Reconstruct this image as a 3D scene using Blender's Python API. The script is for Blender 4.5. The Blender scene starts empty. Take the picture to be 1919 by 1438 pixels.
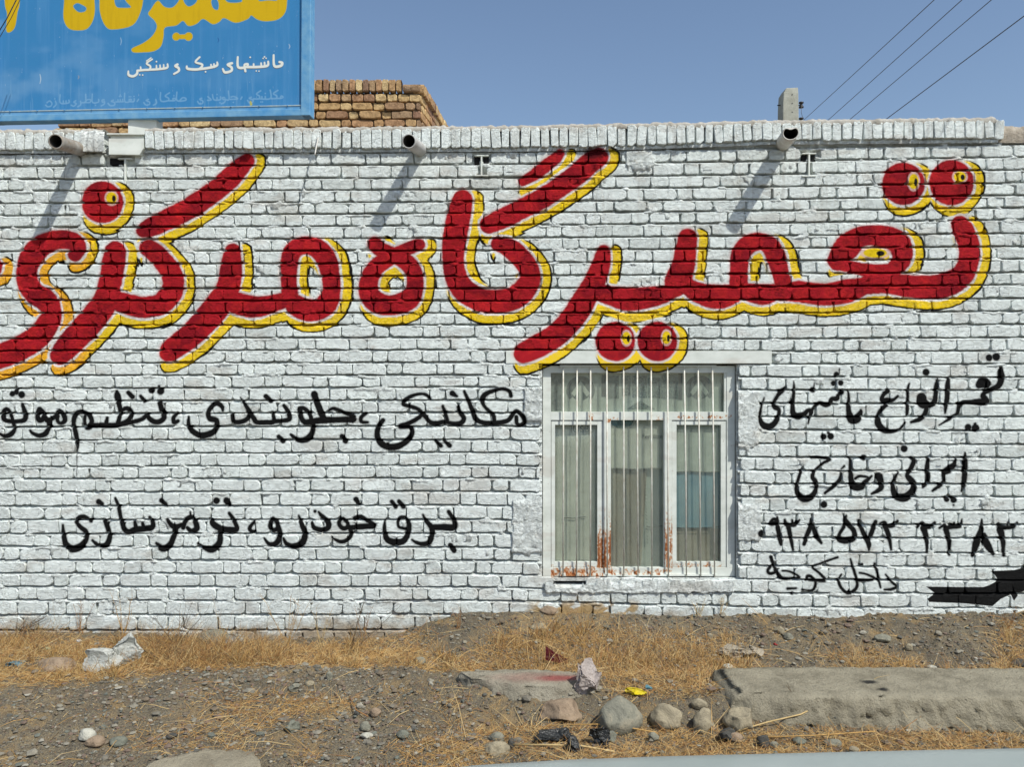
import bpy, math, random
import numpy as np
from mathutils import Vector, Matrix

R = math.radians
rnd = random.Random(7)
nr = np.random.RandomState(11)
scene = bpy.context.scene
C = scene.collection

# ------------------------------------------------------------------ camera, sky, sun, exposure
CAM_D, CAM_Z, F = 5.0, 1.5, 1500.0           # distance to the wall, height, focal length in photo pixels
cam = bpy.data.cameras.new('camera'); camo = bpy.data.objects.new('camera', cam); C.objects.link(camo)
camo.location = (0, -CAM_D, CAM_Z); camo.rotation_euler = (R(90), 0, 0)
cam.sensor_width = 36.0; cam.lens = F / 1919 * 36; cam.clip_start = 0.05; cam.clip_end = 3000
scene.camera = camo
SUN = Vector((0.93, -1.0, 1.75)).normalized()
elev = math.asin(SUN.z); azim = math.atan2(SUN.x, SUN.y)
world = bpy.data.worlds.new('World'); scene.world = world; world.use_nodes = True
wn = world.node_tree; wn.nodes.clear()
wo = wn.nodes.new('ShaderNodeOutputWorld'); wb = wn.nodes.new('ShaderNodeBackground'); ws = wn.nodes.new('ShaderNodeTexSky')
ws.sky_type = 'NISHITA'; ws.sun_disc = False; ws.sun_elevation = elev; ws.sun_rotation = azim
ws.altitude = 900; ws.air_density = 1.2; ws.dust_density = 3.0; ws.ozone_density = 1.9
wb.inputs['Strength'].default_value = 0.104
wn.links.new(ws.outputs[0], wb.inputs['Color']); wn.links.new(wb.outputs[0], wo.inputs['Surface'])
sl = bpy.data.lights.new('sun', 'SUN'); sl.energy = 3.45; sl.angle = R(0.55); sl.color = (.985, 0.965, 0.89)
so = bpy.data.objects.new('sun', sl); C.objects.link(so); so.rotation_euler = SUN.to_track_quat('Z', 'Y').to_euler()
so.location = (6, -8, 12)
scene.view_settings.view_transform = 'Standard'; scene.view_settings.look = 'None'
scene.view_settings.exposure = 0.37; scene.view_settings.gamma = 1.0; scene.view_settings.use_curve_mapping = False
scene.render.engine = 'CYCLES'

# ------------------------------------------------------------------ helpers
def WX(px): return (px - 959.5) / 300.0
def WZ(py): return (719.0 - py) / 300.0 + CAM_Z
def PX(x): return x * 300.0 + 959.5
def PY(z): return 719.0 - (z - CAM_Z) * 300.0
def at(px, py, d):                                    # the point a distance d from the camera plane seen at a photo pixel
    return Vector(((px - 959.5) / F * d, -CAM_D + d, CAM_Z + (719.0 - py) / F * d))

def tag(o, label=None, cat=None, group=None, kind=None):
    if label: o['label'] = label
    if cat: o['category'] = cat
    if group: o['group'] = group
    if kind: o['kind'] = kind
    return o
def link(name, me, parent=None, loc=None, rot=None):
    o = bpy.data.objects.new(name, me); C.objects.link(o)
    if parent is not None: o.parent = parent
    if loc is not None: o.location = loc
    if rot is not None: o.rotation_euler = rot
    return o
def mesh(name, verts, faces, mats=None, smooth=False, matidx=None):
    me = bpy.data.meshes.new(name)
    me.from_pydata([tuple(v) for v in verts], [], [tuple(f) for f in faces])
    if mats is not None:
        for m in (mats if isinstance(mats, (list, tuple)) else [mats]): me.materials.append(m)
    if matidx is not None: me.polygons.foreach_set('material_index', np.asarray(matidx, dtype=np.int32))
    if smooth: me.polygons.foreach_set('use_smooth', np.ones(len(me.polygons), dtype=bool))
    me.update()
    return me
def npmesh(name, V, Fq, mats, smooth=False, matidx=None):
    """fast mesh: V (n,3), Fq (m,k) all faces with k corners"""
    V = np.ascontiguousarray(V, dtype=np.float32); Fq = np.ascontiguousarray(Fq, dtype=np.int32)
    me = bpy.data.meshes.new(name); m, k = Fq.shape
    me.vertices.add(len(V)); me.vertices.foreach_set('co', V.ravel())
    me.loops.add(m * k); me.loops.foreach_set('vertex_index', Fq.ravel())
    me.polygons.add(m); me.polygons.foreach_set('loop_start', np.arange(0, m * k, k, dtype=np.int32))
    me.polygons.foreach_set('loop_total', np.full(m, k, dtype=np.int32))
    for mm in (mats if isinstance(mats, (list, tuple)) else [mats]): me.materials.append(mm)
    if matidx is not None: me.polygons.foreach_set('material_index', np.asarray(matidx, dtype=np.int32))
    me.polygons.foreach_set('use_smooth', np.full(m, smooth, dtype=bool))
    me.update(calc_edges=True); me.validate()
    return me
class MB:
    def __init__(s): s.v = []; s.f = []
    def box(s, x0, x1, y0, y1, z0, z1):
        n = len(s.v); s.v += [(x0,y0,z0),(x1,y0,z0),(x1,y1,z0),(x0,y1,z0),(x0,y0,z1),(x1,y0,z1),(x1,y1,z1),(x0,y1,z1)]
        s.f += [tuple(n+i for i in q) for q in ((0,3,2,1),(4,5,6,7),(0,1,5,4),(1,2,6,5),(2,3,7,6),(3,0,4,7))]
        return s
    def tube(s, pts, r, n=10, caps=True):
        pts = [Vector(p) for p in pts]; rs = r if isinstance(r, (list, tuple)) else [r]*len(pts); base = len(s.v)
        up = Vector((0,0,1)) if abs((pts[-1]-pts[0]).normalized().z) < .9 else Vector((1,0,0))
        for i, p in enumerate(pts):
            t = (pts[min(i+1,len(pts)-1)] - pts[max(i-1,0)]).normalized()
            a = t.cross(up).normalized(); b = a.cross(t)
            for k in range(n):
                w = 2*math.pi*k/n; s.v.append(tuple(p + a*math.cos(w)*rs[i] + b*math.sin(w)*rs[i]))
        for i in range(len(pts)-1):
            for k in range(n):
                s.f.append((base+i*n+k, base+i*n+(k+1)%n, base+(i+1)*n+(k+1)%n, base+(i+1)*n+k))
        if caps:
            s.f.append(tuple(base+k for k in reversed(range(n)))); s.f.append(tuple(base+(len(pts)-1)*n+k for k in range(n)))
        return s
    def build(s, name, mat, parent=None, smooth=False, bevel=0, loc=None, rot=None):
        me = mesh(name, s.v, s.f, mat, smooth)
        o = link(name, me, parent, loc, rot)
        if bevel:
            m = o.modifiers.new('bevel', 'BEVEL'); m.width = bevel; m.segments = 2; m.limit_method = 'ANGLE'
        return o

_T = {}
def vnoise(x, y, seed=0):
    if seed not in _T: _T[seed] = np.random.RandomState(seed*7+13).rand(256, 256).astype(np.float32)
    T = _T[seed]; x = np.asarray(x, dtype=np.float32); y = np.asarray(y, dtype=np.float32)
    xf = np.floor(x); yf = np.floor(y); fx = x-xf; fy = y-yf; fx = fx*fx*(3-2*fx); fy = fy*fy*(3-2*fy)
    xi = xf.astype(np.int32) & 255; yi = yf.astype(np.int32) & 255; x1 = (xi+1) & 255; y1 = (yi+1) & 255
    a = T[xi, yi]; b = T[x1, yi]; c = T[xi, y1]; d = T[x1, y1]
    a = a+(b-a)*fx; c = c+(d-c)*fx
    return a+(c-a)*fy
def fbm(x, y, seed=0, o=4):
    s = 0; a = .5; t = 0
    for k in range(o):
        s = s + a*vnoise(np.asarray(x)*(2**k)+k*31.7, np.asarray(y)*(2**k)+k*11.3, seed+k*17); t += a; a *= .5
    return s/t
def sstep(a, b, x):
    t = np.clip((x-a)/(b-a), 0, 1); return t*t*(3-2*t)

# ------------------------------------------------------------------ sprayed lettering, traced as brush strokes (position x, y and radius)
class Canvas:
    def __init__(s, x0, y0, x1, y1, sc):
        s.x0, s.y0, s.sc = x0, y0, sc
        s.w = int((x1-x0)*sc); s.h = int((y1-y0)*sc)
    def field(s): return np.full((s.h, s.w), 60.0, dtype=np.float32)
    def capsule(s, Fd, x0, y0, r0, x1, y1, r1, pad=32):
        m = max(r0, r1)+pad
        i0 = max(0, int((min(x0,x1)-m-s.x0)*s.sc)); i1 = min(s.w, int((max(x0,x1)+m-s.x0)*s.sc)+1)
        j0 = max(0, int((min(y0,y1)-m-s.y0)*s.sc)); j1 = min(s.h, int((max(y0,y1)+m-s.y0)*s.sc)+1)
        if i0 >= i1 or j0 >= j1: return
        X = (np.arange(i0,i1)+.5)/s.sc + s.x0; Y = ((np.arange(j0,j1)+.5)/s.sc + s.y0)[:,None]
        dx, dy = x1-x0, y1-y0; L = dx*dx+dy*dy
        t = np.clip(((X-x0)*dx+(Y-y0)*dy)/L, 0, 1) if L > 1e-9 else np.zeros((j1-j0,i1-i0))
        d = np.hypot(X-x0-t*dx, Y-y0-t*dy) - (r0+(r1-r0)*t)
        sub = Fd[j0:j1,i0:i1]; np.minimum(sub, d, out=sub)
    def stroke(s, Fd, pts, pad=32):
        P = [tuple(p) for p in pts]
        if len(P) == 1: s.capsule(Fd, *P[0], *P[0], pad=pad); return
        Q = [P[0]]+P+[P[-1]]; out = []
        for i in range(1, len(Q)-2):
            a, b, c, d = (np.array(q, dtype=float) for q in Q[i-1:i+3])
            n = 5
            for k in range(n):
                t = k/n
                out.append(.5*((2*b)+(-a+c)*t+(2*a-5*b+4*c-d)*t*t+(-a+3*b-3*c+d)*t**3))
        out.append(np.array(P[-1], dtype=float))
        for a, b in zip(out[:-1], out[1:]): s.capsule(Fd, a[0],a[1],max(a[2],.5), b[0],b[1],max(b[2],.5), pad=pad)
    def poly(s, pts):
        """even-odd filled polygon -> float coverage (2x2 supersampled)"""
        acc = np.zeros((s.h, s.w), dtype=np.float32)
        xs = [p[0] for p in pts]; ys = [p[1] for p in pts]
        i0 = max(0,int((min(xs)-s.x0)*s.sc)-1); i1 = min(s.w,int((max(xs)-s.x0)*s.sc)+2)
        j0 = max(0,int((min(ys)-s.y0)*s.sc)-1); j1 = min(s.h,int((max(ys)-s.y0)*s.sc)+2)
        for ox in (.25,.75):
            for oy in (.25,.75):
                X = ((np.arange(i0,i1)+ox)/s.sc + s.x0)[None,:]; Y = ((np.arange(j0,j1)+oy)/s.sc + s.y0)[:,None]
                ins = np.zeros((j1-j0,i1-i0), dtype=bool)
                for (ax,ay),(bx,by) in zip(pts, pts[1:]+pts[:1]):
                    if ay == by: continue
                    ins ^= ((ay > Y) != (by > Y)) & (X < (bx-ax)*(Y-ay)/(by-ay)+ax)
                acc[j0:j1,i0:i1] += ins*.25
        return acc
def smoothpoly(pts, n=5):
    out = []; N = len(pts)
    for i in range(N):
        a,b,c,d = (np.array(pts[(i+k-1)%N], dtype=float) for k in range(4))
        for k in range(n):
            t = k/n; q = .5*((2*b)+(-a+c)*t+(2*a-5*b+4*c-d)*t*t+(-a+3*b-3*c+d)*t**3); out.append((q[0],q[1]))
    return out

RED = [
 [(1693,344,40)], [(1783,342,42)],
 [(1800,422,18),(1808,437,20),(1816,460,20),(1815,490,20),(1803,516,21),(1775,533,23),(1740,538,22),(1700,536,21),(1660,531,19),(1625,536,16)],
 [(1566,488,16),(1587,464,24),(1612,444,19),(1650,442,20),(1682,455,23),(1691,480,19),(1678,503,16),(1655,517,16),(1628,530,16)],
 [(1568,492,15),(1600,501,11),(1640,509,14),(1670,506,12)],
 [(1700,530,16),(1640,532,14),(1590,545,22),(1545,552,21),(1500,547,20),(1465,548,16)],
 [(1495,543,17),(1460,546,14),(1432,552,20),(1400,547,16),(1385,545,14)],
 [(1388,547,14),(1350,556,23),(1315,551,20),(1277,531,14)],
 [(1384,545,18),(1385,505,17),(1389,474,18),(1407,456,18),(1428,453,16),(1446,464,18),(1456,487,18),(1462,508,16),(1468,532,16)],
 [(1289,446,18),(1285,470,20),(1280,500,22),(1270,526,24),(1262,536,16)],
 [(1285,532,16),(1262,545,14),(1225,556,19),(1178,561,22),(1140,553,18),(1115,545,16)],
 [(1131,472,13),(1128,490,17),(1121,512,19),(1110,537,21),(1096,560,22),(1081,585,23),(1063,608,22),(1040,630,22),(1010,648,22),(985,660,20),(980,664,17)],
 [(1153,640,37)], [(1232,640,37)],
 [(867,375,19),(862,395,22),(856,425,23),(850,460,22),(850,495,20),(857,525,21),(872,546,22),(900,562,22),(930,565,22),(960,560,22),(980,546,22),(993,525,20),(991,505,19),(979,487,19),(962,470,19),(946,461,16),(934,457,14)],
 [(916,421,17),(940,410,19),(975,393,19),(1010,375,19),(1045,353,19),(1080,328,20),(1105,306,20),(1123,295,17)],
 [(980,340,9),(1000,328,11),(1020,313,12),(1040,298,11),(1049,289,9)],
 [(702,457,14),(714,468,14),(737,478,15),(760,490,16),(776,512,16),(777,540,16),(765,562,20),(735,572,19),(707,567,20),(691,548,19),(693,520,17),(706,500,16),(727,485,15),(755,471,13),(777,461,12),(786,459,11)],
 [(543,560,17),(541,530,15),(541,500,16),(546,475,17),(560,462,17),(580,460,17),(600,470,19),(613,490,19),(620,520,17),(621,545,17),(614,566,20),(598,580,20),(575,581,21),(555,573,20)],
 [(540,560,15),(507,570,17),(480,575,20),(452,571,21),(430,562,20)],
 [(436,471,15),(434,490,19),(432,515,21),(427,540,22),(415,562,24),(398,585,25),(378,608,24),(358,628,23),(335,646,22),(320,657,20),(315,662,16)],
 [(268,432,13),(287,424,18),(320,408,20),(350,393,20),(380,374,20),(410,352,20),(435,329,20),(452,311,17),(463,301,14)],
 [(277,464,16),(292,475,18),(307,492,19),(321,512,20),(325,535,20),(316,556,21),(298,571,20),(270,576,20),(245,572,20),(215,562,18)],
 [(216,472,20),(213,490,22),(209,515,22),(204,540,22),(197,565,24),(180,590,25),(160,613,25),(140,635,24),(122,655,22),(112,666,18)],
 [(192,379,39)],
 [(141,476,14),(148,464,14),(136,452,17),(112,449,18),(86,456,20),(64,474,22),(52,500,20),(51,528,20),(64,549,20),(84,562,21),(96,580,19),(93,600,20),(80,622,22),(58,641,23),(30,656,23),(0,668,23),(-30,676,23)],
 [(-14,500,19)],
]
ZOOMED = [   # (origin x, origin y, zoom, strokes)
 (0,700,5.33,[
  [(225,312,16),(255,400,26),(245,462,26),(180,480,22),(90,478,22),(40,455,24),(35,400,24),(60,360,22),(95,375,18),(115,420,16),(130,480,20),(148,550,18),(110,608,26),(50,628,20),(0,605,13)],
  [(125,205,28)],[(215,212,34)],[(165,150,20),(165,190,26)],
  [(395,362,28),(375,420,25),(395,468,28),(430,455,25),(440,400,22),(400,358,22)],
  [(440,430,25),(490,490,25),(482,560,24),(450,608,28),(390,622,22),(330,600,18),(303,572,13)],
  [(470,470,24),(540,440,22),(592,375,20),(640,430,26),(645,478,24),(605,500,18),(575,475,18),(575,430,22)],
  [(760,775,14),(770,700,20),(755,600,24),(735,500,22),(745,430,25),(780,390,24),(830,388,24),(885,412,22),(920,470,24),(900,530,26),(865,540,22),(848,480,18),(850,430,18)],
  [(900,520,26),(960,520,26),(1060,520,28),(1150,520,26),(1250,500,24),(1350,480,22),(1430,450,22),(1468,400,16)],
  [(1060,520,26),(1072,445,16)],
  [(1165,180,16),(1170,230,34),(1185,290,26),(1205,370,24),(1195,440,22),(1180,500,24)],
  [(1215,372,20),(1260,350,22),(1303,370,26),(1310,420,22),(1280,470,22),(1200,510,22)],
  [(1278,192,20),(1320,235,25)],[(1405,228,16),(1445,275,20)],
  [(1600,300,26),(1620,370,26),(1640,440,26),(1600,480,26),(1540,482,26),(1490,450,25),(1470,405,18)],
  [(1515,170,32)],[(1605,178,36)],[(1590,130,14)],
  [(1775,395,16),(1735,440,20),(1740,488,24),(1778,478,18)]]),
 (320,700,5.33,[
  [(180,435,12),(180,520,22),(230,590,28),(320,620,32),(420,590,30),(460,530,26),(455,470,28),(390,450,28),(375,390,24),(410,330,24),(460,300,24),(510,330,22),(522,375,10)],
  [(695,240,6),(740,310,18),(790,400,24),(760,458,24),(690,486,24),(630,478,24),(618,412,18)],
  [(770,380,20),(830,450,26),(860,488,24),(950,490,26),(1030,480,24),(1015,390,14)],
  [(1030,480,26),(1100,475,22),(1180,460,24),(1180,400,24),(1130,322,18)],
  [(950,228,24),(1000,275,24)],[(1080,635,22),(1120,675,26)],
  [(1290,360,28),(1300,430,24),(1330,480,26),(1400,480,26),(1390,410,20),(1330,350,22),(1285,350,20)],
  [(1420,500,26),(1415,580,26),(1370,650,32),(1280,668,26),(1200,612,14)],
  [(1340,490,26),(1500,470,34),(1650,465,30),(1825,460,32)],
  [(1435,210,34),(1460,290,32),(1500,390,34),(1530,450,30)],
  [(1572,375,12),(1620,352,18),(1680,367,18),(1750,400,18),(1830,430,22)],
  [(1710,628,24),(1745,675,28)]]),
 (660,700,5.33,[
  [(12,410,12),(5,490,10)],
  [(135,400,18),(90,440,20),(95,485,18),(155,490,14)],
  [(310,468,22),(265,530,26),(250,620,28),(290,700,32),(380,738,34),(480,720,32),(570,650,28),(600,580,24),(570,538,20),(480,530,26),(560,500,22),(640,460,22),(700,410,20)],
  [(775,250,14),(740,215,16),(680,205,14),(600,225,18),(530,265,22),(512,308,20),(580,330,20),(660,360,20),(720,420,22),(780,488,22),(850,498,24),(920,485,22),(1000,500,20),(1080,500,26),(1115,450,24),(1075,390,22),(1060,335,18)],
  [(905,330,16),(930,400,18),(950,470,20)],
  [(1000,200,28),(1045,228,14)],
  [(830,670,14),(885,725,22)],[(915,670,14),(972,722,24)],
  [(1120,180,14),(1160,270,20),(1200,370,22),(1230,450,26),(1290,488,24),(1380,498,24),(1480,490,24),(1560,468,24),(1610,400,22),(1650,380,20),(1710,440,24),(1720,490,22),(1680,518,20),(1645,500,18),(1640,435,20)],
  [(1585,225,20),(1570,180,20),(1510,155,18),(1420,170,20),(1330,210,26),(1300,260,26),(1315,320,18),(1360,370,18),(1410,420,20),(1420,480,22)]]),
 (90,900,4.8,[
  [(135,405,10),(140,490,20),(165,580,28),(220,620,34),(290,600,32),(340,540,24),(345,470,22),(290,420,20),(260,380,18),(280,340,20),(330,332,20),(390,372,14)],
  [(455,195,24),(487,215,18)],[(505,358,16),(535,420,22),(555,500,22),(530,580,26),(460,590,20),(400,545,12)],
  [(605,165,12),(635,240,18),(655,330,18),(680,430,22),(720,468,24),(780,450,28),(860,440,28),(930,430,26),(945,390,20),(915,335,14)],
  [(780,380,14),(790,440,24)],[(850,390,14),(860,440,24)],[(1020,185,22),(1062,222,18)],
  [(1075,355,14),(1110,410,22),(1145,430,28),(1130,510,24),(1090,590,28),(1030,618,30),(975,570,14)],[(1150,430,26),(1205,400,18)],
  [(1215,430,20),(1240,360,22),(1290,330,16),(1330,390,24),(1335,440,26),(1290,460,22),(1252,430,16)],[(1278,290,7),(1285,340,14)],
  [(1515,188,30)],[(1605,185,28),(1625,215,26)],
  [(1630,300,14),(1670,360,18),(1700,440,22),(1650,450,28),(1560,440,28),(1490,400,28),(1465,360,14)],
  [(1545,470,22),(1545,560,28),(1480,625,30),(1410,610,22),(1350,572,10)],
  [(1855,375,12),(1815,430,18),(1830,462,18),(1865,460,12)]]),
 (470,900,4.57,[
  [(185,338,20),(165,390,18),(190,430,20),(228,412,18),(225,360,18),(190,332,18)],[(235,400,22),(250,470,22),(220,540,24),(160,550,18),(115,500,9)],
  [(410,305,9),(440,390,22),(465,460,24),(440,540,28),(370,568,26),(310,550,20),(280,500,10)],
  [(550,270,14)],[(580,275,10),(610,310,18),(660,360,24),(660,410,24),(610,428,22),(545,410,20),(525,365,12)],
  [(770,332,18),(755,370,18),(780,410,20),(820,410,20),(830,370,16),(790,332,16)],[(840,400,20),(860,460,18),(830,510,18),(770,530,16),(695,495,7)],
  [(840,410,20),(950,400,26),(1050,395,24)],[(892,330,22),(940,315,20),(1000,350,18),(1060,388,20)],[(900,165,22),(922,205,17)],
  [(1150,345,8),(1145,430,18),(1170,510,26),(1240,533,30),(1310,520,26),(1350,450,22),(1355,380,20),(1320,320,14),(1270,330,14),(1265,400,12),(1330,420,14)],
  [(1207,185,16),(1240,230,20)],[(1270,185,18),(1308,230,20)],
  [(1475,300,9),(1500,350,16),(1550,410,24),(1550,480,22),(1520,540,24),(1450,548,18),(1380,515,9)],
  [(1560,405,26),(1650,405,28),(1740,405,28),(1742,350,20),(1695,272,16)],[(1710,560,22),(1740,605,22)]]),
 (1400,640,7.19,[
  [(230,760,8),(205,840,14),(180,940,20),(175,1050,28),(220,1130,42),(310,1150,42),(380,1090,38),(430,990,28),(430,920,28),(380,890,32),(355,840,24),(400,750,24),(450,680,34),(500,640,28),(522,605,10)],
  [(628,540,7),(632,620,18),(625,750,22),(615,880,30),(620,970,40),(680,1010,46),(770,980,36),(820,930,28),(860,950,34),(840,1030,18),(822,1110,10)],
  [(860,940,24),(920,870,20),(980,830,26),(1050,855,34),(1110,840,32),(1140,780,30),(1210,770,32),(1230,720,24),(1275,690,30),(1285,650,14)],
  [(885,650,40)],[(905,560,7),(900,620,12)],[(1205,445,38)],[(1170,565,36)],[(1260,560,38)],[(1245,370,7),(1240,440,10)],
  [(1365,670,12),(1370,760,20),(1365,860,30),(1375,960,38),(1410,1050,58),(1480,1040,58),(1530,960,30),(1532,925,14)],
  [(1030,1285,40)],[(1125,1280,44)],[(1095,1235,22)]]),
 (1640,640,7.19,[
  [(305,740,16),(240,790,24),(160,800,42),(90,790,30),(110,720,26),(170,668,30)],
  [(150,860,24),(80,930,28),(40,1030,36),(40,1110,46),(110,1190,42),(220,1215,30),(320,1190,18),(380,1130,16),(405,1095,12)],
  [(460,570,10),(440,640,20),(440,750,26),(435,860,26),(435,960,22),(425,1000,12)],
  [(630,760,66),(640,830,74),(700,850,50)],[(690,900,30),(670,980,34),(600,1050,32),(490,1090,18)],
  [(840,505,10),(830,600,32),(820,720,32),(800,820,36),(740,860,38)],[(685,415,46)],
  [(990,490,20),(975,600,36),(970,740,34),(955,850,32),(945,965,14)],
  [(860,1130,10),(960,1070,18),(1060,1010,24),(1110,970,26),(1130,890,30),(1180,830,32),(1300,820,34),(1420,820,48),(1500,810,46),(1460,740,38),(1480,690,28),(1560,650,34),(1660,600,40),(1700,500,46),(1690,410,42),(1710,345,10)],
  [(1395,590,44),(1450,555,74),(1500,570,60)],[(1250,1160,46)],[(1350,1170,54)],[(1345,1115,22)],[(1535,222,46)],[(1630,210,52)]]),
 (1470,830,5.33,[
  [(180,255,12),(150,330,16),(125,420,18),(130,500,26),(190,560,36),(270,540,32),(320,460,22),(310,390,24),(280,340,22),(310,270,14),(380,210,14),(450,165,18),(380,150,14),(310,145,16),(270,155,7)],
  [(395,620,34)],[(565,305,12),(550,370,20),(490,440,20),(410,505,14)],[(598,235,12),(565,265,7)],
  [(655,155,14),(660,260,20),(665,370,28),(700,440,38),(770,440,32),(810,390,24),(870,335,10)],[(705,360,14),(750,335,14),(830,345,12)],[(790,150,30)],
  [(945,340,38),(965,400,30),(960,460,26),(870,512,12)],
  [(1140,290,7),(1100,360,18),(1085,440,24),(1110,530,34),(1200,550,42),(1270,500,36),(1295,420,28),(1250,360,32),(1225,320,20),(1270,250,24),(1295,180,24),(1265,150,16)],
  [(1195,60,34)],[(1435,155,14),(1430,240,24),(1430,330,26),(1420,400,24),(1380,445,12)],
  [(1480,480,12),(1550,430,20),(1590,380,20),(1590,310,24),(1650,265,38),(1700,220,22),(1718,145,9)],
  [(1805,100,8),(1805,200,26),(1800,320,28),(1790,420,24),(1770,485,10)],[(1620,565,28)],[(1690,570,32)],[(1690,625,9)]]),
 (1400,950,3.7,[
  [(98,187,25)],
  [(210,75,8),(205,110,18),(165,120,14),(182,88,11),(205,100,14),(215,160,17),(230,230,17),(235,265,9)],
  [(262,92,9),(272,122,16),(300,128,15),(335,125,14),(364,95,8)],[(314,92,7),(316,125,12)],[(285,130,18),(300,200,15),(318,300,9)],
  [(445,85,9),(440,140,16),(415,200,16),(395,260,13)],[(455,130,14),(480,200,18),(514,252,10)],
  [(690,60,5),(680,90,16),(695,115,20),(738,165,18),(740,215,20),(690,238,20),(642,230,18),(640,190,13),(675,135,12)],
  [(775,98,13),(800,170,16),(840,250,18),(843,300,8)],[(890,105,14),(862,180,17),(840,240,14)],
  [(918,118,6),(952,108,11),(965,132,15),(1010,134,13),(1042,100,10)],[(955,125,18),(985,210,16),(998,298,8)],
  [(1182,143,9),(1214,112,11),(1235,142,16),(1275,138,14),(1300,112,11)],[(1225,150,24),(1245,230,16),(1247,318,7)],
  [(1335,150,7),(1366,126,10),(1378,145,15),(1430,142,14),(1478,132,13),(1490,88,5)],[(1434,112,7),(1432,138,12)],[(1380,160,20),(1400,240,16),(1400,332,9)],
  [(1628,90,6),(1620,170,20),(1590,250,26),(1568,338,14)],[(1640,200,20),(1670,270,26),(1706,328,12)],
  [(1742,118,11),(1755,142,18),(1800,146,15),(1850,140,13),(1872,112,8)],[(1808,108,7),(1808,140,12)],[(1755,160,26),(1775,240,18),(1778,338,11)],
  [(165,350,13),(185,410,11),(200,450,10),(160,465,11),(143,442,10),(170,412,9)],[(195,440,12),(240,495,12),(300,500,12),(362,490,9),(300,452,7),(245,445,6)],
  [(410,508,10),(420,482,11),(450,490,10),(475,530,10),(450,580,9),(380,575,5)],[(410,505,10),(480,512,11),(542,510,11),(500,460,9),(455,420,8),(520,390,8),(628,353,9)],
  [(280,570,9),(338,567,8)],[(312,600,12)],
  [(718,365,7),(735,430,10),(762,520,10),(755,570,11),(700,600,11),(650,560,11),(635,510,9),(655,470,6)],
  [(760,512,11),(830,512,11),(887,502,9),(830,470,8),(780,460,7)],[(798,400,9)],[(885,398,9),(905,470,9),(925,562,7)],
  [(960,472,6),(1000,520,9),(1037,555,10),(1000,575,10),(955,576,7)]]),
]
ARROW = [(1240,555),(1450,558),(1640,558),(1680,545),(1742,512),(1715,470),(1688,448),(1850,440),(1960,415),(1980,560),(1890,600),(1850,655),(1830,612),(1760,640),(1700,692),(1500,672),(1262,662),(1250,640),(1305,603)]

def make_image(name, rgba):
    h, w, _ = rgba.shape
    im = bpy.data.images.new(name, w, h, alpha=True, float_buffer=False)
    im.colorspace_settings.name = 'Non-Color'; im.alpha_mode = 'CHANNEL_PACKED'
    im.pixels.foreach_set(np.ascontiguousarray(rgba[::-1], dtype=np.float32).ravel()); im.update(); im.pack()
    return im
def over(img, col, a):
    """paint colour col with coverage a over img (rgba, straight alpha)"""
    a = np.clip(a, 0, 1)[...,None]; A = img[...,3:4]; oA = a + A*(1-a)
    rgb = (np.array(col, dtype=np.float32)*a + img[...,:3]*A*(1-a))/np.maximum(oA, 1e-4)
    img[...,:3] = np.where(oA > 1e-4, rgb, img[...,:3]); img[...,3:4] = oA

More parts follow.
